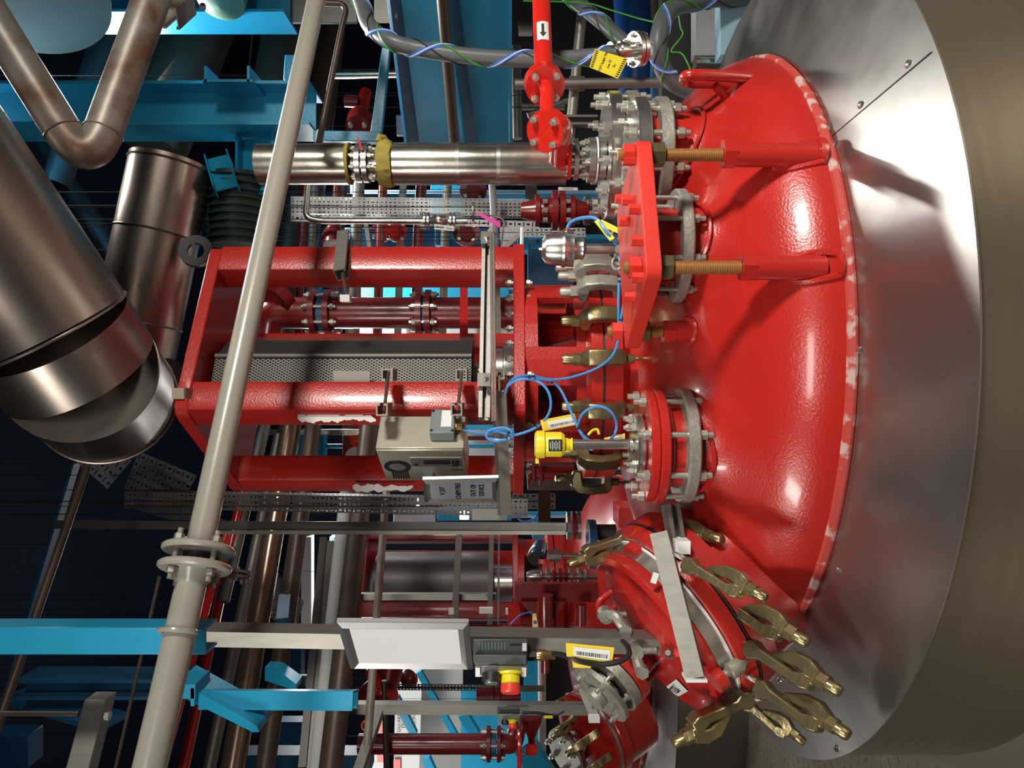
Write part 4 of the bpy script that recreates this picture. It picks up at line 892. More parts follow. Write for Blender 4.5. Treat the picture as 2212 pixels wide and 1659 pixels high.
t = thing('blue_bracket', 'small blue bracket with a diagonal rib in the lower pipe rack', 'bracket', P(600, 1460, 3.0)); MB().prism([P(572, 1442, 3.0), P(590, 1440, 3.0), P(640, 1478, 2.9), P(638, 1492, 2.9), P(572, 1470, 3.0)], (0, .08, 0)).build('rib', 'blue', t); MB().box(P(700, 1470, 3.3), (.05, .02, .25)).build('plate', 'dblue', t)
bar('blue_flat', 'flat blue plate end in the pipe rack above the blank sign level', 'bracket', P(618, 1292, 3.2), P(612, 1345, 3.1), .06, .05, 'dblue')
for k, (x0, x1, y0, y1, d, lb) in enumerate([(515, 800, 1632, 1670, 3.4, 'blue level beam along the bottom edge left of centre'), (-40, 60, 1590, 1660, 3.0, 'blue beam end in the bottom left corner')]):
    hbeam(lb, x0, x1, y0, y1, d, .1, 'dblue')
# ================= pipework on the right side of the near vessel (top of the photo)
ip = thing('insulated_pipe', 'dented silver clad upright pipe with a yellow wool end and bare flanges', 'pipe', P(1222, 354, 2.45))
D_ = 2.45
def vcyl(x0, x1, y, d, rp, nm, m, par, n=32): return MB().cyl(P(x1, y, d), P(x0, y, d), rp*d/F, n=n).build(nm, m, par)
vcyl(852, 988, 354, D_, 44.5, 'foil_cladding', 'ipipe', ip, 48); vcyl(986, 1074, 354, D_, 43.5, 'foil_cladding', 'ipipe', ip, 48); vcyl(1072, 1222, 354, D_, 44.5, 'foil_cladding', 'ipipe', ip, 48)
vcyl(560, 752, 355, D_, 43, 'foil_cladding', 'ipipe', ip, 48)
for x in (985, 1072): MB().ring(P(x+10, 354, D_), (0, 0, 1), .05, .0695, .013, 48).build('strap_band', 'steel', ip)
wl = MB(); random.seed(2); prof = []
for x, r in [(852, 40), (848, 48), (840, 50), (830, 49), (822, 47), (817, 40), (816, 12)]: prof.append((r*D_/F, (1106-x)/F*D_))
wl.lathe(prof, (P(1106, 354, D_).x, D_, ZC), (0, 0, 1), 40); wl.v = [tuple(Vector(v)+V(random.uniform(-1, 1), random.uniform(-1, 1), random.uniform(-1, 1))*.0035) for v in wl.v]
wl.tube([P(835, 308, D_), P(828, 298, D_-.02), P(820, 296, D_-.03), P(818, 306, D_-.03)], .012, 8); wl.build('wool_wrap', 'yrag', ip)
MB().lathe([(.05, 0), (.068, 0), (.066, .012), (.05, .016)], P(758, 354, D_), (0, 0, 1), 36, True).build('wool_wrap', 'yrag', ip)
vcyl(750, 820, 354, D_, 22, 'bare_pipe', 'steel', ip)
for x in (782, 797): fo = MB().lathe([(.03, 0), (.062, 0), (.062, .016), (.03, .016)], P(x, 354, D_), (0, 0, 1), 36, True).build('flange', 'steel', ip)
boltring(fo, P(770, 354, D_), (0, 0, 1), .048, 8, .010, .045, ph=.4, tip=.010)
MB().prism([P(770, 294, 2.38), P(774, 296, 2.38), P(784, 322, 2.38), P(779, 322, 2.38)], (0, .004, 0)).build('red_spade', 'fred', ip)
fs = thing('flange_stack', 'bright stainless flange stack with a white gasket under the silver clad pipe', 'flange stack', P(1352, 350, D_-.1))
for x, rp, th, m in [(1248, 44, .014, 'steel'), (1284, 46, .020, 'steel'), (1289, 47, .005, 'white'), (1305, 47, .020, 'steel')]:
    f_ = MB().cyl(P(x, 345, 2.35), P(x, 345, 2.35)+V(0, 0, th), rp*2.35/F, n=36).build('flange' if m == 'steel' else 'white_gasket', m, fs)
vcyl(1226, 1356, 345, 2.35, 20, 'pipe_neck', 'steel', fs)
boltring(f_, P(1268, 345, 2.35), (0, 0, 1), .054, 8, .010, .055, ph=.4, tip=.01); boltring(f_, P(1234, 345, 2.35), (0, 0, 1), .050, 8, .009, .02, ph=.1, tip=.01)
# red pipe with arrow
rd = thing('red_pipe', 'bright red pipe with a black arrow label, two flanges and an elbow', 'pipe', P(1172, 170, 2.2))
a0, a1 = P(1168, -40, 2.36), P(1175, 175, 2.25)
MB().cyl(a0, a1, .0285, n=28).build('pipe_run', 'fred', rd)
axr = V(-.62, -.70, -.12).normalized()
c1, c2 = P(1176, 182, 2.22), P(1174, 282, 2.12)
for c, s, nm in ((c1, -1, 0), (c1+axr*.022, -1, 1)): MB().cyl(c-axr*.022, c-axr*.003, .0595, n=36).build('flange', 'fred', rd)
fo = [o for o in rd.children][-1]; boltring(fo, c1+axr*.022, axr, .045, 4, .011, .045, ph=.5, tip=.008)
MB().tube(rail([c1+axr*.01, c1+axr*.06, P(1180, 275, 2.13), c2+V(-.005, -.01, -.03)], .05, 6), .021, 20).build('elbow', 'fred', rd)
c3 = c2+V(0, 0, -.012); ax3 = V(-.45, -.75, .5).normalized()
for h in (0, -.024): MB().cyl(c3+ax3*h, c3+ax3*(h+.019), .058, n=36).build('flange', 'fred', rd)
fo = [o for o in rd.children][-1]; boltring(fo, c3+ax3*.019, ax3, .044, 4, .011, .045, ph=.5, tip=.008)
MB().tube(rail([c3-ax3*.02, c3-ax3*.09, P(1222, 345, 2.38)+V(0, 0, .02), P(1232, 345, 2.36)], .06, 8), .034, 24).build('elbow', 'fred', rd)
MB().cyl(P(1232, 345, 2.35), P(1224, 345, 2.35), .062, n=36).build('flange', 'fred', rd)
# arrow label wrapped on the pipe
an = V(0, -1, 0); q = P(1168, 84, 2.27)
lbl = MB(); r_ = .0292; cpt = a0+(a1-a0)*.57; axp = (a1-a0).normalized(); e2 = axp.cross(V(0, -1, 0)).normalized(); n0_ = e2.cross(axp).normalized(); n0_ = -n0_ if n0_.y > 0 else n0_
for i in range(8):
    t0 = math.radians(-38+76*i/8); t1 = math.radians(-38+76*(i+1)/8)
    for sgn in (1,):
        vs = [cpt+axp*(-.034)+(n0_*math.cos(t0)+e2*math.sin(t0))*r_, cpt+axp*.034+(n0_*math.cos(t0)+e2*math.sin(t0))*r_, cpt+axp*.034+(n0_*math.cos(t1)+e2*math.sin(t1))*r_, cpt+axp*(-.034)+(n0_*math.cos(t1)+e2*math.sin(t1))*r_]
        lbl.add(vs, [(0, 1, 2, 3)])
lb_ = lbl.build('arrow_label', 'white', rd)
f0 = cpt+n0_*.0296; MB().prism([f0-axp*.024-e2*.004, f0-axp*.024+e2*.004, f0+axp*.008+e2*.004, f0+axp*.008+e2*.010, f0+axp*.025, f0+axp*.008-e2*.010, f0+axp*.008-e2*.004], (0, -.0006, 0)).build('arrow', 'ink', lb_)
# hose with spirals
def hose(label, pts, r, turns, ph=0, name='grey_hose'):
    c = spline([P(*p) for p in pts], 14); t = thing(name, label, 'hose', c[0]); MB().tube(c, r, 24).build('rubber_tube', 'hose', t)
    def spiral(rr, tr, off, fl=1, m='green', nm='wire', wob=0, n=8):
        out = []; T0 = (c[1]-c[0]).normalized(); a = frame(T0)[0]; N = len(c)
        for i in range(N):
            T = (c[min(i+1, N-1)]-c[max(i-1, 0)]).normalized(); a = (a-T*a.dot(T)).normalized(); b = T.cross(a); k = 4
            for j in range(k):
                s = (i+j/k)/N; th = off+fl*2*PI*tr*s
                p = c[i] if i == N-1 else c[i]*(1-j/k)+c[i+1]*(j/k)
                z = wob*(((i*k+j) % 2)*2-1)
                out.append(p+(a*math.cos(th)+b*math.sin(th))*rr+T*z)
                if i == N-1: break
        return out
    MB().tube(spiral(r+.002, turns, ph+2, 1), .003, 6).build('green_wire', 'green', t)
    MB().tube(spiral(r+.001, turns, ph+3.6, 1), .0022, 6).build('black_wire', 'black', t)
    MB().tube(spiral(r-.0065, turns*1.25, ph+.5, -1), .0105, 8).build('blue_stripe', 'hblue', t)
    MB().tube(spiral(r+.0032, turns*1.25, ph+.5, -1, wob=.0045), .0017, 6).build('white_zigzag', 'hwhite', t)
    return t
hose('thick grey hose with blue zigzag stripes running down behind the red arrow pipe', [(740, -60, 2.6), (778, 0, 2.55), (798, 55, 2.5), (842, 88, 2.45), (900, 105, 2.45), (1000, 120, 2.45), (1100, 127, 2.45), (1200, 128, 2.45), (1300, 120, 2.45), (1335, 112, 2.45)], .026, 4.2)
hose('grey hose looping round beside the lifting loop at the top right', [(1690, -20, 2.9), (1600, -8, 2.9), (1520, 0, 2.85), (1455, 18, 2.8), (1428, 60, 2.75), (1422, 110, 2.75), (1438, 160, 2.8), (1475, 190, 2.85), (1560, 215, 2.95)], .033, 3, 1)
hose('grey hose with plastic sheath slanting to the steel coupling at the top', [(1225, -10, 3.0), (1268, 22, 2.95), (1320, 66, 2.9), (1372, 110, 2.85)], .028, 1.5, 2)
cp = thing('hose_coupling', 'flanged steel coupling joining the grey hoses by the warning tag', 'coupling', P(1365, 108, 2.5)); ca = P(1318, 112, 2.45); cb2 = P(1400, 104, 2.5); cax = (cb2-ca).normalized()
MB().cyl(ca, ca+cax*.10, .024, n=24).build('sleeve', 'steel', cp)
for h, r, th in ((.0, .031, .02), (.035, .030, .012), (.09, .056, .014), (.107, .056, .014)): fo = MB().cyl(ca+cax*h, ca+cax*(h+th), r, n=32).build('flange', 'steel', cp)
boltring(fo, ca+cax*.121, cax, .044, 6, .009, .03)
wt, wat, wn = quadtag('warning_tag', 'yellow tag with black striped edges hanging on the grey hose', 'tag', [(1273, 145, 2.375), (1285, 106, 2.375), (1357, 127, 2.375), (1335, 170, 2.375)], 'yellow')
for k in range(9):
    for v in (.03, .88):
        u = .04+k*.105; MB().prism([wat(u, v), wat(u+.05, v), wat(u+.075, v+.09), wat(u+.025, v+.09)], wn*.0005).build('black_stripe', 'ink', wt)
for s, v in (('V237 Sulph 706', .35), ('Lee 31', .55), ('Pc', .72)): text(s, wat(.5, v, .001), wat(1, .5)-wat(0, .5), wat(.5, 0)-wat(.5, 1), .011, 'ink', wt)
# scaffold tubes, tank, wall pieces at the upper right
tag(MB().cyl(P(1112, 182, 3.0), P(1440, 178, 3.0), .0205, n=16).build('scaffold_tube', 'strut', org=P(1440, 178, 3)), 'upright scaffold tube behind the red elbow and yellow tag', 'tube')
tag(MB().cyl(P(1262, -20, 3.06), P(1228, 320, 3.06), .021, n=16).build('scaffold_tube', 'strut', org=P(1228, 320, 3.06)), 'level scaffold tube crossing behind the yellow tag', 'tube')
tag(MB().ring(P(1262, 181, 3.03), (0, 0, 1), .018, .03, .06, 16).build('tube_fitting', 'strut', org=P(1262, 181, 3)), 'grey fitting where the two scaffold tubes cross', 'fitting')
tag(MB().cyl(P(1512, -20, 3.4), P(1462, 320, 3.4), .017, n=12).build('scaffold_tube', 'strut', org=P(1462, 320, 3.4)), 'level tube running behind the looped hose', 'tube')
tag(MB().lathe([(.09, -.6), (.10, -.4), (.10, .3), (.06, .45), (.05, .6)], P(1385, 120, 4.6), (.94, .1, .2), 28).build('blue_drum', 'vblue', org=P(1385, 120, 4.6)), 'deep blue drum shape behind the hose coupling', 'drum')
tag(MB().cyl(P(1362, -60, 4.4), P(1392, 470, 4.4), .11, n=28).build('blue_tank', 'vblue', org=P(1392, 470, 4.4)), 'dark blue level pipe behind the hoses and nozzle flanges', 'pipe')
for k, (x0, x1, y0, y1, d, m, lb) in enumerate([(1108, 1362, -60, 330, 5.6, 'dark', 'black block painted in as shadow behind the red arrow pipe'), (1430, 1500, -60, 260, 3.3, 'dark', 'dark upright post behind the looped hose'), (1502, 1560, -60, 120, 3.2, 'wall', 'pale flat panel behind the looped hose'), (1556, 1700, -60, 118, 2.95, 'lblue', 'pale teal lit panel at the top right behind the vessel collar'), (1410, 1446, 100, 300, 3.9, 'dblue', 'dark blue flat post behind the lifting loop')]):  # the black block puts the shadow behind the arrow pipe into colour
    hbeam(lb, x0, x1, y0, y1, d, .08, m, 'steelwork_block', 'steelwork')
tag(MB().cyl(P(1500, 138, 3.1), P(1680, 138, 3.1), .034, n=24).build('silver_pipe', 'ipipe', org=P(1680, 138, 3.1)), 'shiny silver upright pipe beyond the lifting loop', 'pipe')
for k, (x0, y0, x1, y1, d, r) in enumerate([(1120, 60, 1150, 60, 4.8, .05), (1128, 230, 1220, 230, 4.4, .022), (1140, 250, 1230, 215, 4.2, .018), (1115, 100, 1118, 300, 4.6, .03)]):
    tag(MB().cyl(P(x0, y0, d), P(x1, y1, d), r, n=12).build('small_pipe', 'strut', org=P(x1, y1, d)), ['short fat grey pipe end left of the red arrow pipe', 'thin upright pipe in the dark gap beside the red elbow', 'thin slanting pipe in the dark gap beside the red elbow', 'thin level pipe along the dark gap edge by the blue beam'][k], 'pipe')
tag(channel(P(1185, 262, 3.0), P(1290, 262, 3.0), .04, .04, (0, -1, 0)).build('slotted_bracket', 'traydk', org=P(1290, 262, 3)), 'dark slotted bracket right below the scaffold tubes', 'bracket')
# green wires
cable('green_wire', 'thin green wire sagging between the hoses at the top', [(1130, 2, 2.9), (1260, 6, 2.9), (1320, 22, 2.85), (1380, 40, 2.8), (1416, 48, 2.75)], .003, 'green', 'wire', 6)
cable('green_wire', 'thin green wire hanging beside the looped hose', [(1466, 35, 2.7), (1470, 60, 2.7), (1474, 76, 2.7), (1450, 110, 2.7), (1475, 118, 2.7), (1500, 170, 2.7)], .003, 'green', 'wire', 6)
# ================= large blue beams receding at the top
def quadbeam(name, label, c, th, m='blue', cat='beam', kind=None):
    q = [P(*p) for p in c]; n = (q[1]-q[0]).cross(q[3]-q[0]).normalized(); n = -n if n.y < 0 else n
    return tag(MB().prism(q, n*th).build(name, m, org=q[0], bevel=.003), label, cat)
bb = thing('blue_girder', 'large glossy blue girder receding at the top, the left one of two', 'beam', P(950, 0, 2.9))
def qpart(par, c, th, m, nm):
    q = [P(*p) for p in c]; n = (q[1]-q[0]).cross(q[3]-q[0]).normalized(); n = -n if n.y < 0 else n
    return MB().prism(q, n*th).build(nm, m, par, bevel=.002)
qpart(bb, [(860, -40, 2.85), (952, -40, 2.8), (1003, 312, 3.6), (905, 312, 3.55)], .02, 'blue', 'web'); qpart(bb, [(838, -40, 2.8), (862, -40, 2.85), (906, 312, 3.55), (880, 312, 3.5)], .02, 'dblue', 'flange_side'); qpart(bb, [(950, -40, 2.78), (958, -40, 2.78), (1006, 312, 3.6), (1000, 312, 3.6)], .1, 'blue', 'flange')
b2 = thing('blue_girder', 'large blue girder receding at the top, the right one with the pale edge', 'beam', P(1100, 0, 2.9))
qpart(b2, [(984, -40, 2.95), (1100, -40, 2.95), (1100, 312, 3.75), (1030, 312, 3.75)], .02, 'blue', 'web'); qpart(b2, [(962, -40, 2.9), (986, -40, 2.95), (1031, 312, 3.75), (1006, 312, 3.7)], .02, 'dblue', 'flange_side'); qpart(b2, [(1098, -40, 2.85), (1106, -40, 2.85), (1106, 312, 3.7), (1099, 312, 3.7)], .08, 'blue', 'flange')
tag(MB().cyl(P(952, -40, 2.7), P(982, 312, 3.3), .022, n=16).build('brown_pipe', 'brown', org=P(952, -40, 2.7)), 'thin brown pipe between the two big blue girders', 'pipe')
qpl = quadbeam('blue_post', 'narrow blue angle slanting beside the girders at the top', [(826, 95, 2.9), (843, 95, 2.9), (822, 308, 2.9), (797, 308, 2.9)], .03)
quadbeam('blue_angle', 'level blue angle foot above the silver clad pipe', [(676, 281, 2.88), (822, 283, 2.88), (822, 306, 2.88), (676, 303, 2.88)], .03)
quadbeam('blue_angle', 'slanting dull blue rail left of the big girder', [(845, 60, 3.1), (858, 60, 3.1), (892, 305, 3.5), (880, 305, 3.5)], .03, 'blue')
quadbeam('blue_patch_plate', 'blue gusset plate end beside the grey pipe upper part', [(615, 118, 3.1), (650, 118, 3.1), (632, 200, 3.1), (612, 170, 3.1)], .04)
quadbeam('dark_blue_post', 'dark blue post left of the big girder', [(855, 248, 3.8), (880, 248, 3.8), (884, 290, 3.8), (856, 290, 3.8)], .04, 'dblue')
# grey box unit and bent conduit
t = thing('grey_box', 'grey purple equipment box behind the grey pipe at the top', 'box', P(700, 40, 3.4)); q0_ = hx(628, 775, -40, 52, 3.2, 3.6).build('case', 'wall' if False else 'strut', t, bevel=.01)
hx(808, 840, -40, 50, 3.0, 3.1).build('side_plate', 'strut', t); MB().cyl(P(845, 32, 2.95), P(858, 32, 2.95), .018, n=6).build('bolt', 'bolt', t)
tag(MB().tube(rail([P(690, 6, 2.7), P(752, 8, 2.7), P(738, 60, 2.7), P(694, 282, 2.7), P(688, 312, 2.6)], .08, 8), .011, 12).build('bent_conduit', 'brown', org=P(690, 300, 2.7)), 'bent brown conduit with a pale cuff behind the grey pipe', 'pipe')
tag(MB().cyl(P(692, 286, 2.69), P(689, 310, 2.65), .015, n=12).build('conduit_sleeve', 'wpaint', org=P(690, 300, 2.7)), 'pale cuff at the end of the bent conduit', 'cuff')
def pipel(label, pts, d, rpx, m, name='background_pipe', n=16, cat='pipe'):
    q = [P(p[0], p[1], p[2] if len(p) > 2 else d) for p in pts]; dd = q[0].y
    o = MB().tube(rail(q, .12, 6), rpx*dd/F, n).cyl(q[-1], V(q[-1].x, q[-1].y, 4.7), .0016, n=6).build(name, m, org=q[-1]); o.data.materials.append(M['inside'])
    for f in list(o.data.polygons)[-8:]: f.material_index = 1
    return tag(o, label, cat)
# red valve seen between the blue posts
t = thing('red_strainer', 'dark red flanged pipe piece between the blue angle and the brown pipe', 'pipe', P(775, 230, 3.8))
MB().cyl(P(790, 200, 3.9), P(772, 290, 3.7), .032, n=20).build('body', 'fred', t); MB().cyl(P(778, 255, 3.72), P(774, 275, 3.66), .062, n=28).build('flange', 'dred', t); MB().cyl(P(745, 218, 3.8), P(775, 220, 3.8), .03).build('branch', 'dred', t)
for y in (): pass
for x in (757, 787): MB().cyl(P(x, 272, 3.62), P(x, 266, 3.66), .012, n=6).build('bolt', 'bolt', t)
pipel('level silver pipe behind the blue slanting angle', [(715, 160), (1000, 157)], 4.2, 10, 'ipipe', cat='pipe')
pipel('vertical shiny pipe edge behind the brown pipes at the top', [(545, 60), (535, 165)], 4.5, 3, 'ipipe')
# ================= middle background right of the red frame
tr1 = trayq('cable_tray', 'wide slotted grey tray standing upright right of the red frame', P(628, 424, 3.1), P(1165, 430, 3.1), P(628, 461, 3.1), 56, 5, side=V(0, .05, 0))
trayq('cable_tray', 'narrow slotted side strip beside the wide upright tray', P(628, 463, 3.08), P(1165, 478, 3.08), P(628, 478, 3.08), 56, 1, 'tray')
trayq('cable_tray', 'slotted tray piece behind the red valve and probe housing', P(1085, 492, 3.6), P(1265, 492, 3.6), P(1085, 512, 3.6), 18, 2)
pv = thing('small_valve', 'thin steel line with a small flanged valve and hand wheel above the right column', 'valve', P(900, 475, 2.9))
MB().tube(rail([P(666, 395, 2.95), P(660, 470, 2.95), P(690, 477, 2.95), P(1010, 478, 2.95)], .12, 8), .0125, 14).build('pipe_run', 'ipipe', pv)
for x in (918, 926, 974, 982): MB().cyl(P(x-2, 477, 2.95), P(x+2, 477, 2.95), .034, n=24).build('flange', 'steel', pv)
MB().lathe([(.013, 0), (.026, .02), (.030, .035), (.026, .05), (.013, .07)], P(968, 477, 2.95), (0, 0, 1), 20).build('body', 'steel', pv); MB().cyl(P(1020, 458, 2.9)-V(0, 0, .0), P(1024, 458, 2.9), .038, n=28).build('hand_wheel', 'strut', pv)
for x in (912, 988): 
    for y in (462, 490): MB().cyl(P(x-5, y, 2.93), P(x+5, y, 2.93), .009, n=6).build('bolt', 'bolt', pv)
for y in (463, 488): MB().cyl(P(912, y, 2.93), P(1005, y, 2.93), .0035, n=8).build('stud', 'steel', pv)
vb = thing('valve_label', 'white strip label reading VBA23 15mm on the thin steel line', 'label', P(960, 490, 2.86)); q = [P(938, 495, 2.86), P(938, 484, 2.86), P(981, 489, 2.86), P(981, 499, 2.86)]
MB().prism(q, (0, .002, 0)).build('plate', 'white', vb); text('VBA23 15mm', (q[0]+q[2])/2+V(0, -.001, 0), q[2]-q[1], V(1, 0, 0), .013, 'ink', vb)
vb = thing('valve_label', 'small white strip label reading V237XV47 above the dark valve', 'label', P(1230, 407, 2.9)); q = [P(1206, 411, 2.9), P(1206, 404, 2.9), P(1248, 405, 2.9), P(1248, 411, 2.9)]
MB().prism(q, (0, .002, 0)).build('plate', 'white', vb); text('V237XV47', (q[0]+q[2])/2+V(0, -.001, 0), q[2]-q[1], V(1, 0, 0), .010, 'ink', vb)
pk, pat_, pnn = quadtag('pink_tag', 'bright pink tag by the small hand wheel', 'tag', [(1024, 458, 2.8), (1078, 492, 2.8), (1082, 482, 2.8), (1040, 460, 2.8)], 'pink')
tag(MB().tube(rail([P(1045, 464, 2.85), P(1090, 470, 2.85), P(1083, 530, 2.85)], .03, 4), .004, 8).build('wire_hook', 'steel', org=P(1083, 530, 2.85)), 'bent wire hook next to the pink tag', 'hook')
pipel('green grey level conduit crossing the wide upright tray', [(1063, 395), (1070, 540)], 2.95, 8, 'mgrey')
pipel('thin printed white conduit standing beside the base plate corner', [(1128, 492), (1126, 575)], 3.0, 4, 'white')
tag(MB().prism([P(1040, 520, 2.9), P(1058, 490, 2.9), P(1064, 492, 2.9), P(1062, 535, 2.9)], (0, .01, 0)).build('sheet_bracket', 'steel', org=P(1050, 510, 2.9)), 'bright folded sheet bracket under the pink tag', 'bracket')
quadbeam('white_tray', 'white slotted plate behind the pink tag', [(1080, 490, 3.7), (1125, 488, 3.7), (1120, 512, 3.7), (1082, 535, 3.7)], .01, 'wall', 'plate')
# red valve and dark valve upright
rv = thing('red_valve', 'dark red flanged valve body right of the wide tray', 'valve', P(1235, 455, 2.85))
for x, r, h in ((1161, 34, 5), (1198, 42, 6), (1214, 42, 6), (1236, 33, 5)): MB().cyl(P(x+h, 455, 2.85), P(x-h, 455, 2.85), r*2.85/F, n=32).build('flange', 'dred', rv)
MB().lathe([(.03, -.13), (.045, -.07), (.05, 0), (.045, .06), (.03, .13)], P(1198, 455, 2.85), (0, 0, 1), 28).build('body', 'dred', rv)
for x in (1178, 1228):
    for y in (435, 455, 475): MB().cyl(P(x-5, y, 2.79), P(x+5, y, 2.79), .009, n=6).build('bolt', 'bolt', rv)
dvv = thing('dark_valve', 'dark grey valve body right behind the flange stack', 'valve', P(1275, 455, 2.9))
for x, r in ((1247, 28), (1268, 31), (1284, 26)): MB().cyl(P(x+6, 455, 2.9), P(x-6, 455, 2.9), r*2.9/F, n=28).build('section', 'dgrey', dvv)
for y in (438, 470): MB().cyl(P(1262, y, 2.85), P(1274, y, 2.85), .008, n=6).build('bolt', 'bolt', dvv)
hx(1135, 1160, 400, 430, 3.0, 3.05).build('pc', 'black').name = 'x_tmp'
_o = bpy.data.objects['x_tmp']; _o.name = 'black_fitting'; tag(_o, 'square black fitting between the silver pipe and the red valve', 'fitting')
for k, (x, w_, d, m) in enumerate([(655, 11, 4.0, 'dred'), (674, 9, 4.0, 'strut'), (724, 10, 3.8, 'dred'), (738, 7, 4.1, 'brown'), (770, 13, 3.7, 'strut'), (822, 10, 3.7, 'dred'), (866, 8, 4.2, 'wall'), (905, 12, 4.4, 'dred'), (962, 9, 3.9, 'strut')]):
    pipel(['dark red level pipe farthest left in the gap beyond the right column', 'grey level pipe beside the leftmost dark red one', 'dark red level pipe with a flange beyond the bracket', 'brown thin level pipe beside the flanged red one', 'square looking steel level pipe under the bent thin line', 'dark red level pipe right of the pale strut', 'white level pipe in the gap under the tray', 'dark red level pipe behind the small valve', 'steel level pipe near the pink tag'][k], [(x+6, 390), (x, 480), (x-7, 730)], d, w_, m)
tag(MB().cyl(P(722, 500, 3.7), P(720, 532, 3.65), .05, n=24).cyl(P(722, 512, 3.7), P(720, 522, 3.65), .06, n=24).build('pipe_flange', 'dred', org=P(720, 520, 3.7)), 'round dark red flange pair beyond the bracket on the right column', 'flange')
for k, (x, y) in enumerate([(825, 498), (1008, 502), (1022, 410), (855, 498)]):
    t = thing('round_flange', ['bright red round flange behind the dark red pipe', 'dark red round flange cluster near the pink tag', 'red round flange end between tray and silver pipe', 'red flange edge behind the thin steel line'][k], 'flange', P(x, y, 4.1))
    MB().cyl(P(x, y, 4.1), P(x, y, 4.1)+V(0, .03, 0), .075 if k in (1, 2) else .06, n=28).cyl(P(x, y, 4.07), P(x, y, 4.1), .04, n=20).build('disc', 'fred' if k in (0, 3) else 'dred', t)
    for a in range(4): MB().cyl(P(x, y, 4.1)+V(.055*math.cos(a*1.57+.7), -.012, .055*math.sin(a*1.57+.7)), P(x, y, 4.1)+V(.055*math.cos(a*1.57+.7), 0, .055*math.sin(a*1.57+.7)), .011, n=6).build('bolt', 'bolt', t)
bar('pale_strut', 'pale slanting strut behind the thin steel line', 'strut', P(790, 478, 3.6), P(800, 545, 3.6), .025, .02, 'strut')
bar('pale_strut', 'pale diagonal strut under the white slotted plate', 'strut', P(1130, 500, 3.5), P(1085, 540, 3.5), .02, .02, 'strut')
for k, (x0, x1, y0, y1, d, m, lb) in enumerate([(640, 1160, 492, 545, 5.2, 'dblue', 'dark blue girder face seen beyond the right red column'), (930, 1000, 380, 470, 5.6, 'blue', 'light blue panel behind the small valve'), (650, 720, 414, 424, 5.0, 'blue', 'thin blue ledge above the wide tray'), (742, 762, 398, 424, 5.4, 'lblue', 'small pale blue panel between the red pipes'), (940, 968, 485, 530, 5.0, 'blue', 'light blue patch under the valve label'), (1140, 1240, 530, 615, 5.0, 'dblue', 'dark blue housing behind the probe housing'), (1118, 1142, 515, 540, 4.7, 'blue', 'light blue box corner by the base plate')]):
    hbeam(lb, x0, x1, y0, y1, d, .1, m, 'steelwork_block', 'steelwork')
# red pipe standing inside the frame
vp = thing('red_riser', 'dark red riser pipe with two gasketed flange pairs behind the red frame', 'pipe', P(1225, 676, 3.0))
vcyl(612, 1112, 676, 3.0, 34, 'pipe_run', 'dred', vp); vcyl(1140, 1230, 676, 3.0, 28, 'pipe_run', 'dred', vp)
for xc in (699, 918):
    for dx in (-17 if xc < 800 else -10, 13 if xc < 800 else 8):
        fo = MB().cyl(P(xc+dx+6, 676, 3.0), P(xc+dx-6, 676, 3.0), 50*3/F, n=36).build('flange', 'dred', vp)
    MB().cyl(P(xc+7, 676, 3.0), P(xc-7, 676, 3.0), 40*3/F, n=36).build('blue_gasket', 'dblue', vp)
    boltring(fo, P(xc-(24 if xc < 800 else 17), 676, 3.0), (0, 0, 1), .079, 8, .0125, .062 if xc > 800 else .088, ph=.3, tip=.01)
MB().tube(rail([P(620, 676, 3.0), P(585, 676, 3.0), P(575, 745, 3.05)], .12, 8), .062, 28).build('elbow', 'dred', vp)
MB().cyl(P(592, 655, 2.95), P(610, 640, 2.98), .07, n=28).build('blind_flange', 'dred', vp)
bar('red_flat', 'red flat bar standing in front of the riser pipe between the columns', 'bar', P(1002, 607, 2.75), P(1002, 748, 2.5), .028, .012, 'red', side=(1, 0, 0))
bar('grey_flat', 'grey upright flat behind the long level channel', 'bar', P(1072, 620, 2.9), P(1074, 745, 2.7), .03, .012, 'strut', side=(1, 0, 0))
pipel('white short level pipe end between riser and guard', [(885, 705), (888, 728)], 3.5, 9, 'wall'); pipel('white level pipe end right of the riser flange', [(1030, 702), (1032, 735)], 3.5, 7, 'wall')
for k, (x0, x1, y0, y1, m) in enumerate([(780, 1100, 612, 645, 'blue'), (745, 1040, 706, 730, 'wall'), (655, 690, 612, 642, 'blue'), (935, 1010, 712, 728, 'blue')]):
    hbeam(['blue and white lit steelwork strip beyond the riser pipe', 'white lit strip between riser and guard', 'bright blue block beyond the upper riser flange', 'blue strip between riser and guard'][k], x0, x1, y0, y1, 5.6+.1*k, .1, m, 'steelwork_block', 'steelwork')
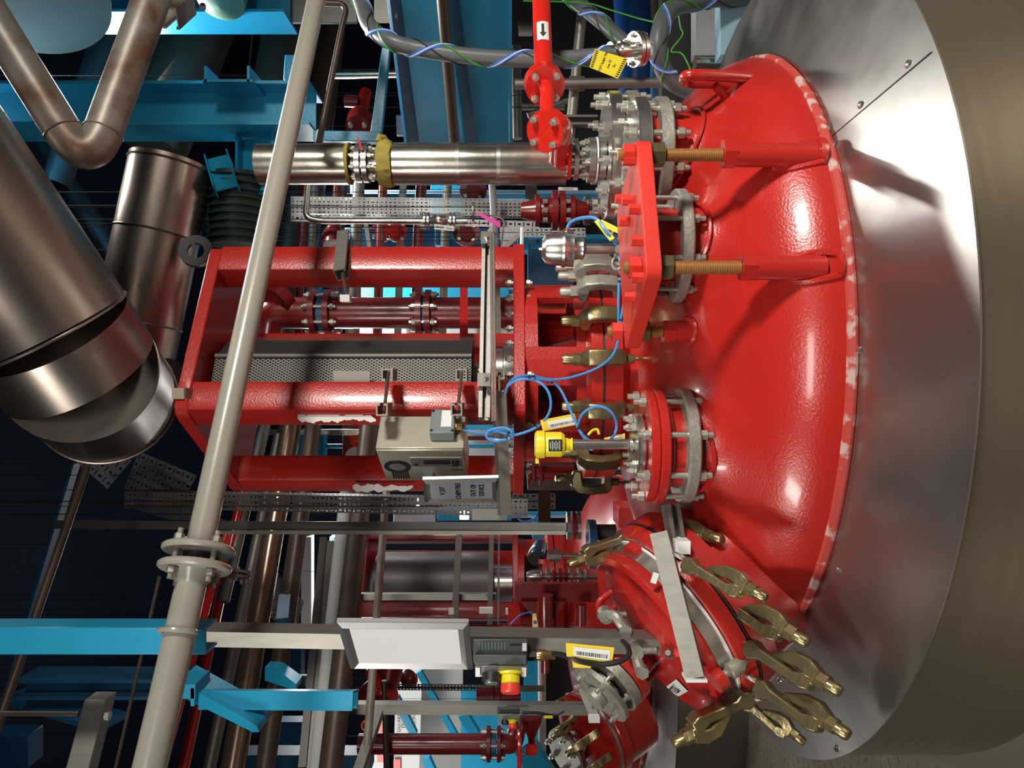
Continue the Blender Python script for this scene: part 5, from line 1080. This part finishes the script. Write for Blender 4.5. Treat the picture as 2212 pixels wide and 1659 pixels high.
# ================= pipe rack to the left of the frame (lower part of the photo)
rack = [((603, 940, 3.7), (448, 1680, 3.0), 11, 'strut', 'pale brown level pipe, first in the rack beyond the left column'), ((575, 900, 3.8), (480, 1300, 3.3), 13, 'strut', 'wider pale pipe with a small flange in the pipe rack'),
        ((633, 895, 3.6), (500, 1680, 2.9), 21, 'bronze', 'bronze tinted shiny level pipe in the pipe rack'), ((680, 895, 3.6), (570, 1680, 2.9), 17, 'brown', 'brown level pipe with tape marks in the pipe rack'),
        ((537, 1000, 3.6), (392, 1680, 3.0), 10, 'fred', 'bright red level pipe in the pipe rack'), ((490, 1150, 3.3), (345, 1680, 2.8), 8, 'fred', 'thin red level pipe partly hidden by the grey pipe'),
        ((752, 1040, 3.4), (683, 1680, 2.8), 15, 'wall', 'smooth light grey level pipe right of the slotted rail'), ((800, 900, 3.5), (712, 1680, 2.7), 20, 'brown', 'thick brown level pipe next to the far red frame'),
        ((618, 890, 3.9), (560, 1150, 3.5), 9, 'dark', 'black level pipe squeezed between two paler ones'), ((835, 1050, 3.1), (788, 1680, 2.6), 8, 'rust', 'thin rust spotted white pipe in front of the far red frame')]
for a, b, rp, m, lb in rack:
    p, q = P(*a), P(*b); tag(MB().cyl(p, q, rp*a[2]/F, n=20).build('rack_pipe', m, org=q), lb, 'pipe')
t = thing('pipe_coupling', 'small rusty flange pair on the pale pipe in the rack', 'flange', P(522, 1242, 3.3)); aa_ = (P(448, 1680, 3.0)-P(603, 940, 3.7)).normalized()
for h in (0, .02): MB().cyl(P(520, 1235, 3.25)+aa_*h, P(520, 1235, 3.25)+aa_*(h+.012), .045, n=24).build('flange', 'rust', t)
boltring(t.children[0], P(520, 1235, 3.25)+aa_*.032, aa_, .034, 4, .008, .03)
bar('slotted_rail', 'dark slotted rail with a pale edge in the pipe rack', 'strut', P(700, 1165, 3.5), P(655, 1660, 2.9), .05, .03, 'traydk'); bar('pale_rail', 'pale edge rail beside the dark slotted rail', 'strut', P(712, 1170, 3.5), P(672, 1660, 2.9), .014, .04, 'strut')
trayq('cable_tray', 'small slotted tray end between bronze and brown pipe', P(596, 1232, 3.9), P(612, 1250, 3.9), P(582, 1330, 3.9), 3, 12); trayq('cable_tray', 'small slotted tray end right of the brown pipe', P(640, 1280, 3.9), P(656, 1300, 3.9), P(622, 1345, 3.9), 3, 8)
for k, (x0, x1, y0, y1, d, m, lb) in enumerate([(640, 700, 930, 1000, 5.5, 'blue', 'blue block behind the slotted rail between the two red columns'), (712, 735, 1160, 1350, 6.5, 'lblue', 'pale blue block painted in as the lit gap between rail and grey pipe'), (650, 672, 1160, 1350, 6.3, 'wall', 'pale lit panel behind the slotted rail'), (740, 775, 905, 990, 5.2, 'dred', 'dark red casing between the red columns'), (505, 555, 880, 990, 3.9, 'ipipe', 'shiny flat sheet between the left and front columns'), (625, 650, 1400, 1480, 5, 'dblue', 'blue post seen low in the pipe rack'), (590, 660, 1560, 1625, 5, 'dblue', 'blue block at the bottom of the pipe rack')]):  # the pale blue block is a lit gap put into colour
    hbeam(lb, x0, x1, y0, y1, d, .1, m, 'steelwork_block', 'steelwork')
t = thing('red_handwheel', 'red round wheel seen between the columns under the control box', 'wheel', P(785, 950, 4.4)); MB().cyl(P(785, 950, 4.4), P(785, 950, 4.4)+V(.02, .03, 0), .085, n=28).build('disc', 'fred', t); MB().cyl(P(785, 950, 4.35), P(785, 950, 4.4), .03, n=16).build('hub', 'steel', t)
tag(MB().cyl(P(765, 985, 4.3), P(765, 985, 4.34)+V(0, .03, 0), .05, n=24).build('pale_flange', 'grey', org=P(765, 985, 4.3)), 'pale round flange beside the red wheel between the columns', 'flange')
# ================= far unit on the left
AG2, c42, ctr2 = agit(V(-1.3145, 2.355), 1, 'smaller far red agitator frame behind the blank sign', 'agitator_frame', near=False)
gd2 = thing('shaft_guard', 'dark mesh drum guard inside the far red frame', 'guard', (ctr2.x, ctr2.y, H(.1))); MB().cyl((ctr2.x, ctr2.y, H(.12)), (ctr2.x, ctr2.y, H(.86)), .2, n=40).build('mesh_drum', 'traydk', gd2); MB().cyl((ctr2.x, ctr2.y, H(.0)), (ctr2.x, ctr2.y, H(.12)), .11, n=28).build('coupling', 'steel', gd2)
MB().lathe([(.30, H(-.42)), (.30, H(-.335)), (.335, H(-.31)), (.335, H(-.262)), (.2, H(-.262))], V(ctr2.x, ctr2.y, 0), (0, 0, 1), 48).build('agitator_neck', 'red', VES2)
for k, (a, b, w_, lb) in enumerate([((992, 1150, 3.2), (982, 1350, 3.0), .026, 'pale level strut crossing the far red frame, left one'), ((1062, 1155, 3.2), (1058, 1350, 3.0), .02, 'thin pale level strut crossing the far red frame beside its base plate'), ((1078, 1155, 3.2), (1076, 1350, 3.0), .008, 'thin level rod right beside the far frame base plate'), ((780, 1288, 3.1), (1072, 1288, 3.1), .026, 'pale upright strut standing in front of the far mesh drum')]):
    bar('pale_strut', lb, 'strut', P(*a), P(*b), w_, w_, 'strut')
for k, (x, y) in enumerate([(975, 1320), (1050, 1318), (1098, 1320)]):
    tag(MB().box(P(x, y, 3.0), (.022, .02, .022 if k != 1 else .055)).build('end_block', 'wpaint', org=P(x, y, 3.0)), ['pale square block left of the strut crossing by the blank sign', 'pale long block at the far strut crossing', 'pale square block nearest the far base plate'][k], 'block')
gg = thing('pressure_gauge', 'round dark blue transmitter head with a small red logo', 'gauge', P(1162, 1195, 2.9)); gax_ = V(-.45, -.85, .25).normalized(); g0_ = P(1162, 1195, 2.9)
MB().lathe([(0, -.05), (.03, -.045), (.034, -.02), (.036, .0), (.036, .03), (.034, .034)], g0_, gax_, 32).build('body', 'oblue', gg); MB().cyl(g0_+gax_*.034, g0_+gax_*.038, .033, n=32).build('glass', 'black', gg)
MB().box(P(1170, 1213, 2.84), (.018, .003, .024)).build('red_logo', 'btn', gg); text('00N', P(1171, 1213, 2.835), V(1, 0, 0), V(0, 0, 1), .009, 'white', gg)
MB().cyl(P(1184, 1200, 2.9), P(1212, 1200, 2.9), .024, n=20).build('ribbed_collar', 'steel', gg); MB().cyl(P(1210, 1200, 2.9), P(1270, 1200, 2.9), .008).build('stem', 'steel', gg)
t = thing('far_actuator', 'small bright actuator with red bellows below the blue transmitter', 'actuator', P(1290, 1245, 3.1))
lathe_px(t, 'cap', 'steel', 1245, 3.1, [(1136, 0), (1138, 10), (1150, 13), (1168, 13), (1170, 8), (1180, 8)]); 
for x, r, m in ((1184, 18, 'steel'), (1198, 15, 'dred'), (1210, 18, 'dred'), (1222, 16, 'dred'), (1234, 16, 'steel'), (1252, 18, 'steel'), (1262, 14, 'galv')): MB().cyl(P(x+4, 1245, 3.1), P(x-4, 1245, 3.1), r*3.1/F, n=24).build('disc', m, t)
vcyl(1176, 1290, 1245, 3.1, 8, 'stem', 'steel', t)
fsl = thing('blue_flange', 'dark blue flange on a shaded pipe stub by the manway clamps', 'flange', P(1280, 1175, 2.75)); MB().cyl(P(1286, 1175, 2.75), P(1270, 1175, 2.75), 52*2.75/F, n=36).build('disc', 'dblue', fsl); MB().cyl(P(1330, 1150, 2.75), P(1286, 1150, 2.75), .03).build('stub', 'dark', fsl)
t = thing('far_flange_stack', 'grey and red flange rings left of the neck clamps', 'flange stack', P(1240, 1130, 2.9))
for x, m in ((1228, 'steel'), (1240, 'dred'), (1250, 'steel')): MB().cyl(P(x+4, 1135, 2.9), P(x-4, 1135, 2.9), 30*2.9/F, n=32).build('ring', m, t)
hbeam('bright red rounded casing glimpsed behind the manway neck', 1336, 1372, 1096, 1140, 3.6, .2, 'fred', 'red_housing', 'housing')
trayq('cable_tray', 'dark red brown slotted tray below the base plate', P(1106, 1066, 2.9), P(1200, 1066, 2.9), P(1106, 1100, 2.9), 7, 3, 'traydk')
bar('dark_post', 'short dark bar crossing the red brown slotted tray', 'bar', P(1176, 1062, 2.8), P(1176, 1130, 2.7), .045, .02, 'brown', side=(1, 0, 0))
cable('blue_cable', 'loop of dark blue cable under the slotted tray', [(1112, 1105, 2.9), (1122, 1122, 2.9), (1140, 1126, 2.9), (1158, 1118, 2.9), (1165, 1100, 2.9)], .005, 'hblue')
t = thing('red_riser', 'dark red flanged pipe stub below the base plate near the neck clamps', 'pipe', P(1235, 1020, 2.95)); vcyl(1138, 1240, 1022, 2.95, 16, 'pipe_run', 'dred', t)
for x in (1142, 1152, 1168): MB().cyl(P(x+3, 1022, 2.95), P(x-3, 1022, 2.95), 26*2.95/F, n=28).build('flange', 'dred', t)
hbeam('dark brown steel block behind the neck clamps', 1140, 1240, 985, 1060, 4.2, .1, 'brown', 'steelwork_block', 'steelwork')
# red hopper shape on the far unit
hp = thing('red_hopper', 'dark red bracket with a cone shaped pipe in front of the far unit', 'bracket', P(1290, 1300, 2.9))
MB().prism([P(1112, 1262, 2.95), P(1292, 1262, 2.95), P(1292, 1300, 2.95), P(1112, 1300, 2.95)], (0, .04, 0)).build('top_bar', 'dred', hp)
MB().prism([P(1125, 1300, 2.93), P(1222, 1300, 2.93), P(1190, 1345, 2.93), P(1160, 1345, 2.93)], (0, .02, 0)).build('gusset', 'dred', hp)
MB().lathe([(.03, .0), (.028, .1), (.016, .16), (.016, .3)], P(1178, 1285, 2.88), (-1, 0, 0), 24).build('cone_pipe', 'dred', hp)
bar('red_post', 'red upright beside the cone shaped bracket', 'post', P(1110, 1310, 3.0), P(1112, 1380, 2.9), .05, .06, 'red', side=(1, 0, 0))
pipel('dark red short level pipe under the gusset of the cone bracket', [(1255, 1305), (1255, 1350)], 2.9, 12, 'dred')
cable('purple_wire', 'thin violet wire beside the cone bracket', [(1102, 1350, 2.7), (1125, 1328, 2.7), (1150, 1322, 2.7)], .003, 'hblue', 'wire', 6)
quadtag('cable_tag', 'small yellow tag hanging beside the cone bracket', 'tag', [(1150, 1355, 2.7), (1163, 1355, 2.7), (1158, 1325, 2.7), (1150, 1326, 2.7)], 'ytag', bars=(.2, .9, .1, .8))
# second manway on the far vessel with clamps
mn2 = V(-.25, -.55, .8).normalized(); mc2 = P(1262, 1600, 3.55)
m2 = thing('manway_cover', 'far red manway at the bottom edge with zinc clamps', 'hatch cover', mc2)
MB().lathe([(.2, -.30), (.2, -.12), (.215, -.115), (.215, -.07), (.21, -.065), (.215, -.06), (.215, -.02), (.19, -.01), (.12, .03), (0, .04)], mc2, mn2, 48).build('cover', 'red', m2)
MB().lathe([(.213, -.05), (.2165, -.05), (.2165, -.035), (.213, -.035)], mc2, mn2, 48, True).build('steel_band', 'steel', m2)
nf = MB().cyl(mc2+mn2*.04, mc2+mn2*.09, .07, n=28).cyl(mc2+mn2*.09, mc2+mn2*.105, .12, n=32).build('nozzle', 'dred', m2); MB().cyl(mc2+mn2*.11, mc2+mn2*.125, .12, n=32).build('flange', 'galv', m2); boltring(nf, mc2+mn2*.13, mn2, .10, 8, .014, .04)
for k, (a, b, sd) in enumerate([((1252, 1545, 3.5), (1190, 1590, 3.4), (-1, -.5, 0)), ((1300, 1578, 3.35), (1222, 1630, 3.3), (.5, -1, 0)), ((1325, 1628, 3.3), (1262, 1672, 3.2), (.5, -1, 0)), ((1238, 1500, 3.7), (1190, 1528, 3.6), (-1, -.5, 0))]):
    swing(P(*a), P(*b), V(*sd), ['zinc clamp on the far manway right under the small push button box', 'zinc clamp on the far manway nearest the photo middle', 'zinc clamp on the far manway cut by the bottom edge', 'zinc clamp group behind the far foot channel'][k], eye=False, name='far_clamp')
# second post and control station
p2 = thing('sign_post', 'thin pale second post low in the photo with a small push button box', 'post', P(1275, 1530, 2.9)); bar('c', '', '', P(755, 1528, 2.95), P(1272, 1530, 2.95), .04, .04, 'strut', parent=p2).name = 'channel.100'
channel(P(1245, 1452, 2.9), P(1288, 1552, 2.75), .04, .035, (1, 1, 0)).build('foot_channel', 'strut', p2); MB().box(P(1283, 1552, 2.72), (.02, .03, .04)).build('end_cap', 'white', p2)
bar('slant_strut', 'pale slanting strut joined to the thin second post', 'strut', P(818, 1540, 2.85), P(770, 1680, 2.5), .034, .034, 'strut')
c2s = thing('push_button_station', 'small far push button box with red button on the second post', 'control station', P(1120, 1545, 2.8))
hx(1074, 1123, 1526, 1542, 2.8, 2.86).build('case', 'dgrey', c2s); hx(1076, 1122, 1542, 1566, 2.78, 2.84).build('face_plate', 'mgrey', c2s)
btn(1091, 1556, 2.77, [('start_ring', .014, 0, .015, 'black'), ('start_button', .011, .015, .017, 'gbtn')], c2s); btn(1107, 1556, 2.77, [('stop_collar', .020, 0, .004, 'yellow'), ('stop_neck', .014, .004, .014, 'yellow'), ('stop_mushroom', .017, .014, .03, 'btn')], c2s)
cable('black_cable', 'thin black cable looping under the small far push button box', [(1128, 1540, 2.8), (1160, 1540, 2.8), (1195, 1545, 2.8), (1218, 1535, 2.8)], .006, 'black'); quadtag('cable_tag', 'small yellow sleeve on the far black cable', 'tag', [(1175, 1552, 2.78), (1194, 1552, 2.78), (1194, 1546, 2.78), (1175, 1546, 2.78)], 'yellow')
# white label plate on far dome
quadtag('white_label', 'blank white diamond shaped label on the far red dome', 'label', [(1305, 1519, 3.55), (1326, 1552, 3.5), (1327, 1527, 3.55), (1312, 1508, 3.6)], 'white')
# red pipework at the bottom edge
rp2 = thing('red_pipe', 'dark red upright pipe with a flange pair and elbow at the bottom edge', 'pipe', P(1060, 1607, 3.4))
vcyl(775, 1055, 1607, 3.4, 21, 'pipe_run', 'dred', rp2); 
for x in (1056, 1078): fo = MB().cyl(P(x+4, 1607, 3.4), P(x-4, 1607, 3.4), 36*3.4/F, n=32).build('flange', 'dred', rp2)
MB().cyl(P(1072, 1607, 3.4), P(1060, 1607, 3.4), 28*3.4/F, n=28).build('blue_gasket', 'dblue', rp2); boltring(fo, P(1050, 1607, 3.4), (0, 0, 1), .062, 6, .012, .065, ph=.3)
MB().tube(rail([P(1080, 1607, 3.4), P(1110, 1607, 3.4), P(1120, 1560, 3.5)], .12, 8), 20*3.4/F, 24).build('elbow', 'dred', rp2)
t = thing('red_handwheel', 'red hand wheel on a valve stem at the bottom edge', 'wheel', P(1124, 1640, 3.2)); MB().tube([P(1122, 1638, 3.2)+V(0, 0, 0)+V(.11*math.cos(a), .11*math.sin(a), 0) for a in [2*PI*i/32 for i in range(32)]], .009, 8, closed=True).build('rim', 'fred', t)
vcyl(1122, 1132, 1628, 3.2, 4, 'stem', 'steel', t); vcyl(1135, 1160, 1620, 3.2, 11, 'hub', 'fred', t)
hp2 = thing('red_hopper', 'small far cone shaped red bracket over the hand wheel', 'bracket', P(1145, 1570, 3.3)); MB().lathe([(.05, 0), (.045, .03), (.016, .10), (.014, .17)], P(1148, 1545, 3.3), (-1, 0, 0), 20).build('cone_pipe', 'dred', hp2)
t = thing('red_elbow', 'thick red flanged elbow partly hidden by the blank sign', 'pipe', P(830, 1480, 3.6)); MB().tube(rail([P(845, 1435, 3.6), P(840, 1470, 3.6), P(800, 1500, 3.6), P(780, 1525, 3.6)], .15, 8), .06, 24).build('elbow', 'dred', t)
for k in (0, 1):
    c = P(822+14*k, 1478+8*k-6, 3.55); MB().cyl(c, c+V(-.012, 0, .014), .085, n=28).build('flange', 'fred', t)
tag(MB().lathe([(0, 0), (.03, .003), (.05, .02), (.055, .05), (0, .06)], P(891, 1458, 4.2), V(-.6, .3, .5), 24).build('pipe_end', 'dred', org=P(891, 1458, 4.2)), 'round dark red cap below the blank sign', 'cap')
tag(MB().cyl(P(1030, 1505, 3.7), P(1125, 1505, 3.7), .05, n=24).cyl(P(1060, 1505, 3.7), P(1066, 1505, 3.7), .065, n=24).cyl(P(1074, 1505, 3.7), P(1080, 1505, 3.7), .065, n=24).build('red_valve', 'dred', org=P(1125, 1505, 3.7)), 'dark red upright valve body left of the red mushroom button', 'valve')
pipel('brown upright thin pipe left of the red elbow', [(830, 1470, 3.3), (835, 1680, 3.3)], 3.3, 6, 'brown')
trayq('cable_tray', 'slotted upright rail below the blank sign', P(855, 1477, 4.0), P(1110, 1479, 4.0), P(855, 1491, 4.0), 36, 2, 'traydk')
bar('dark_strut', 'dark upright channel behind the red mushroom button', 'strut', P(1085, 1487, 3.3), P(1176, 1487, 3.3), .02, .02, 'brown')
sgb, at_, nn_ = quadtag('wall_sign', 'large white notice reading YOU ARE, cut off by blue braces', 'sign', [(850, 1680, 7.0), (855, 1440, 7.0), (912, 1440, 7.0), (905, 1680, 7.0)], 'white')
def ontext(s, x, y, z): text(s, P(x, y, 6.97), V(1, 0, 0), V(0, 0, 1), z, 'ink', sgb)
ontext('YOU ARE', 862, 1565, .05); ontext('ENT', 872, 1562, .05); ontext('Y         RIL', 882, 1570, .05); ontext('GLENG', 892, 1560, .05)
MB().prism([P(850, 1640, 6.97), P(850, 1700, 6.97), P(865, 1700, 6.97), P(865, 1640, 6.97)], (0, -.003, 0)).build('red_block', 'btn', sgb)
for k in range(3): MB().prism([P(864+6*k, 1460, 6.97), P(866+6*k, 1460, 6.97), P(866+6*k, 1472, 6.97), P(864+6*k, 1472, 6.97)], (0, -.003, 0)).build('bar_mark', 'ink', sgb)
sg2, at2, nn2 = quadtag('wall_sign', 'white notice with red rings and red blocks at the bottom edge', 'sign', [(785, 1680, 6.8), (790, 1540, 6.8), (832, 1540, 6.8), (832, 1680, 6.8)], 'white')
for y in (1568, 1632): MB().tube([P(793, y, 6.77)+V(.05*math.cos(a), 0, .05*math.sin(a)) for a in [2*PI*i/24 for i in range(24)]], .006, 6, closed=True).build('red_ring', 'btn', sg2); MB().prism([P(815, y-14, 6.77), P(828, y-14, 6.77), P(828, y+14, 6.77), P(815, y+14, 6.77)], (0, -.003, 0)).build('red_block', 'btn', sg2)
# blue braces and panels beyond
for k, (a, b, w_) in enumerate([((905, 1450, 6.2), (985, 1590, 6.2), .05), ((855, 1505, 6.2), (895, 1585, 6.2), .06), ((920, 1635, 6.2), (945, 1690, 6.2), .07), ((1000, 1540, 6), (1060, 1640, 6), .08), ((1130, 1600, 5.5), (1180, 1680, 5.5), .16)]):
    bar('blue_brace', ['thin blue brace slanting under the blank sign, right of the notice', 'blue brace crossing the white notice', 'blue brace at the bottom edge under the red pipe', 'blue brace beside the elbow of the red pipe', 'broad blue brace by the hand wheel'][k], 'beam', P(*a), P(*b), w_, w_, 'blue')
for k, (x0, x1, y0, y1, d, m, lb) in enumerate([(995, 1130, 1490, 1700, 6.8, 'blue', 'bright blue steel panel behind the second post'), (905, 1000, 1440, 1700, 7.6, 'wall', 'grey wall field between notice and blue panel'), (1132, 1165, 1330, 1700, 5.8, 'blue', 'blue upright girder behind the far dome'), (1165, 1240, 1400, 1700, 5.9, 'dark', 'dark block painted in as the shaded gap left of the far dome'), (1150, 1176, 1120, 1165, 5.6, 'blue', 'light blue block above the blue transmitter'), (1285, 1320, 1200, 1260, 5.6, 'vblue', 'bright blue face behind the far actuator'), (990, 1120, 900, 1000, 6.6, 'wall', 'white lit gap next to the control box'), (1000, 1112, 905, 940, 6.4, 'blue', 'blue steelwork in the lit gap by the control box'), (850, 940, 1100, 1135, 6.4, 'wall', 'white patch under the long dark strut'), (945, 1105, 1098, 1125, 6.3, 'blue', 'light blue block between dark strut and tray'), (920, 1110, 1195, 1225, 6.5, 'blue', 'light blue strip inside the far red frame'), (820, 920, 1195, 1225, 6.5, 'wall', 'white strip inside the far red frame'), (800, 1110, 1225, 1250, 6.1, 'dred', 'dark red strip inside the far red frame'), (762, 1128, 560, 760, 7.8, 'wall', 'pale lit wall field seen behind the riser')]):  # the dark block by the far dome is a shaded gap put into colour
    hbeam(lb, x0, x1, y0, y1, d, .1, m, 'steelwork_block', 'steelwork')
tag(MB().cyl(P(1170, 1400, 5.6), P(1172, 1700, 5.6), .03, n=12).build('level_tube', 'wall', org=P(1172, 1400, 5.6)), 'pale level tube along the blue girder at the bottom', 'tube')
for k, (x, y, d) in enumerate([(1003, 1112, 5.0), (903, 1086, 5.2)]):
    t = thing('work_lamp', ['glaring rectangular lamp next to the long dark strut', 'small glaring lamp seen through the dark slotted tray'][k], 'lamp', P(x, y, d)); MB().box(P(x, y, d), (.06, .02, .06 if k == 0 else .03)).build('lens', 'lamp', t); MB().box(P(x, y, d)+V(0, .03, 0), (.08, .03, .08)).build('housing', 'dark', t)
# chequered floor plate bumps (treads) beside the vessel
ck = MB(); random.seed(1)
for i in range(46):
    for j in range(40):
        X = -2.35+i*.035; Y = 1.9+j*.05
        if math.hypot(X-CX, Y-CY) < 1.19 or math.hypot(X-C2[0], Y-C2[1]) < 1.19: continue
        a = .7 if (i+j) % 2 else -.7; c, s = math.cos(a), math.sin(a); R = Matrix(((c, -s, 0), (s, c, 0), (0, 0, 1))); ck.box((X, Y, .001), (.024, .006, .0025), R)
for i in range(14):
    for j in range(24):
        X = -1.6+i*.035; Y = .9+j*.05
        if math.hypot(X-CX, Y-CY) < 1.19: continue
        a = .7 if (i+j) % 2 else -.7; c, s = math.cos(a), math.sin(a); R = Matrix(((c, -s, 0), (s, c, 0), (0, 0, 1))); ck.box((X, Y, .001), (.024, .006, .0025), R)
o = ck.build('floor_tread', 'floor'); o['kind'] = 'stuff'; tag(o, 'raised tread pattern of the chequered floor plate', 'floor tread')
# hanger rods up to the ceiling for the loose background pieces
for o in [o for o in COL.objects if o.parent is None and (o.name.split('.')[0] in ('round_flange', 'small_pipe', 'white_tray', 'work_lamp', 'pipe_end', 'dark_blue_post', 'blue_patch_plate', 'black_fitting') or (o.name.startswith('steelwork_block') and o.data and o.location.x < -1.0 and o.location.z > .9 and len(o.data.vertices) == 8) or o.name in ('blue_brace.001', 'blue_brace.004', 'dark_strut.001', 'blue_bracket.002', 'blue_rail', 'steelwork_block.004', 'pale_strut.001', 'red_handwheel', 'valve_label'))]:
    ps = [Vector(c) for q in ([o]+list(o.children)) if q.type == 'MESH' for c in q.bound_box]
    if not ps: continue
    c = sum(ps, Vector())/len(ps)+(o.location if o.type == 'MESH' else o.location)
    ORG[o.name] = o.location.copy(); MB().cyl(c, V(c.x, c.y, 4.7), .0016, n=6).build('hanger_rod', 'inside', o)
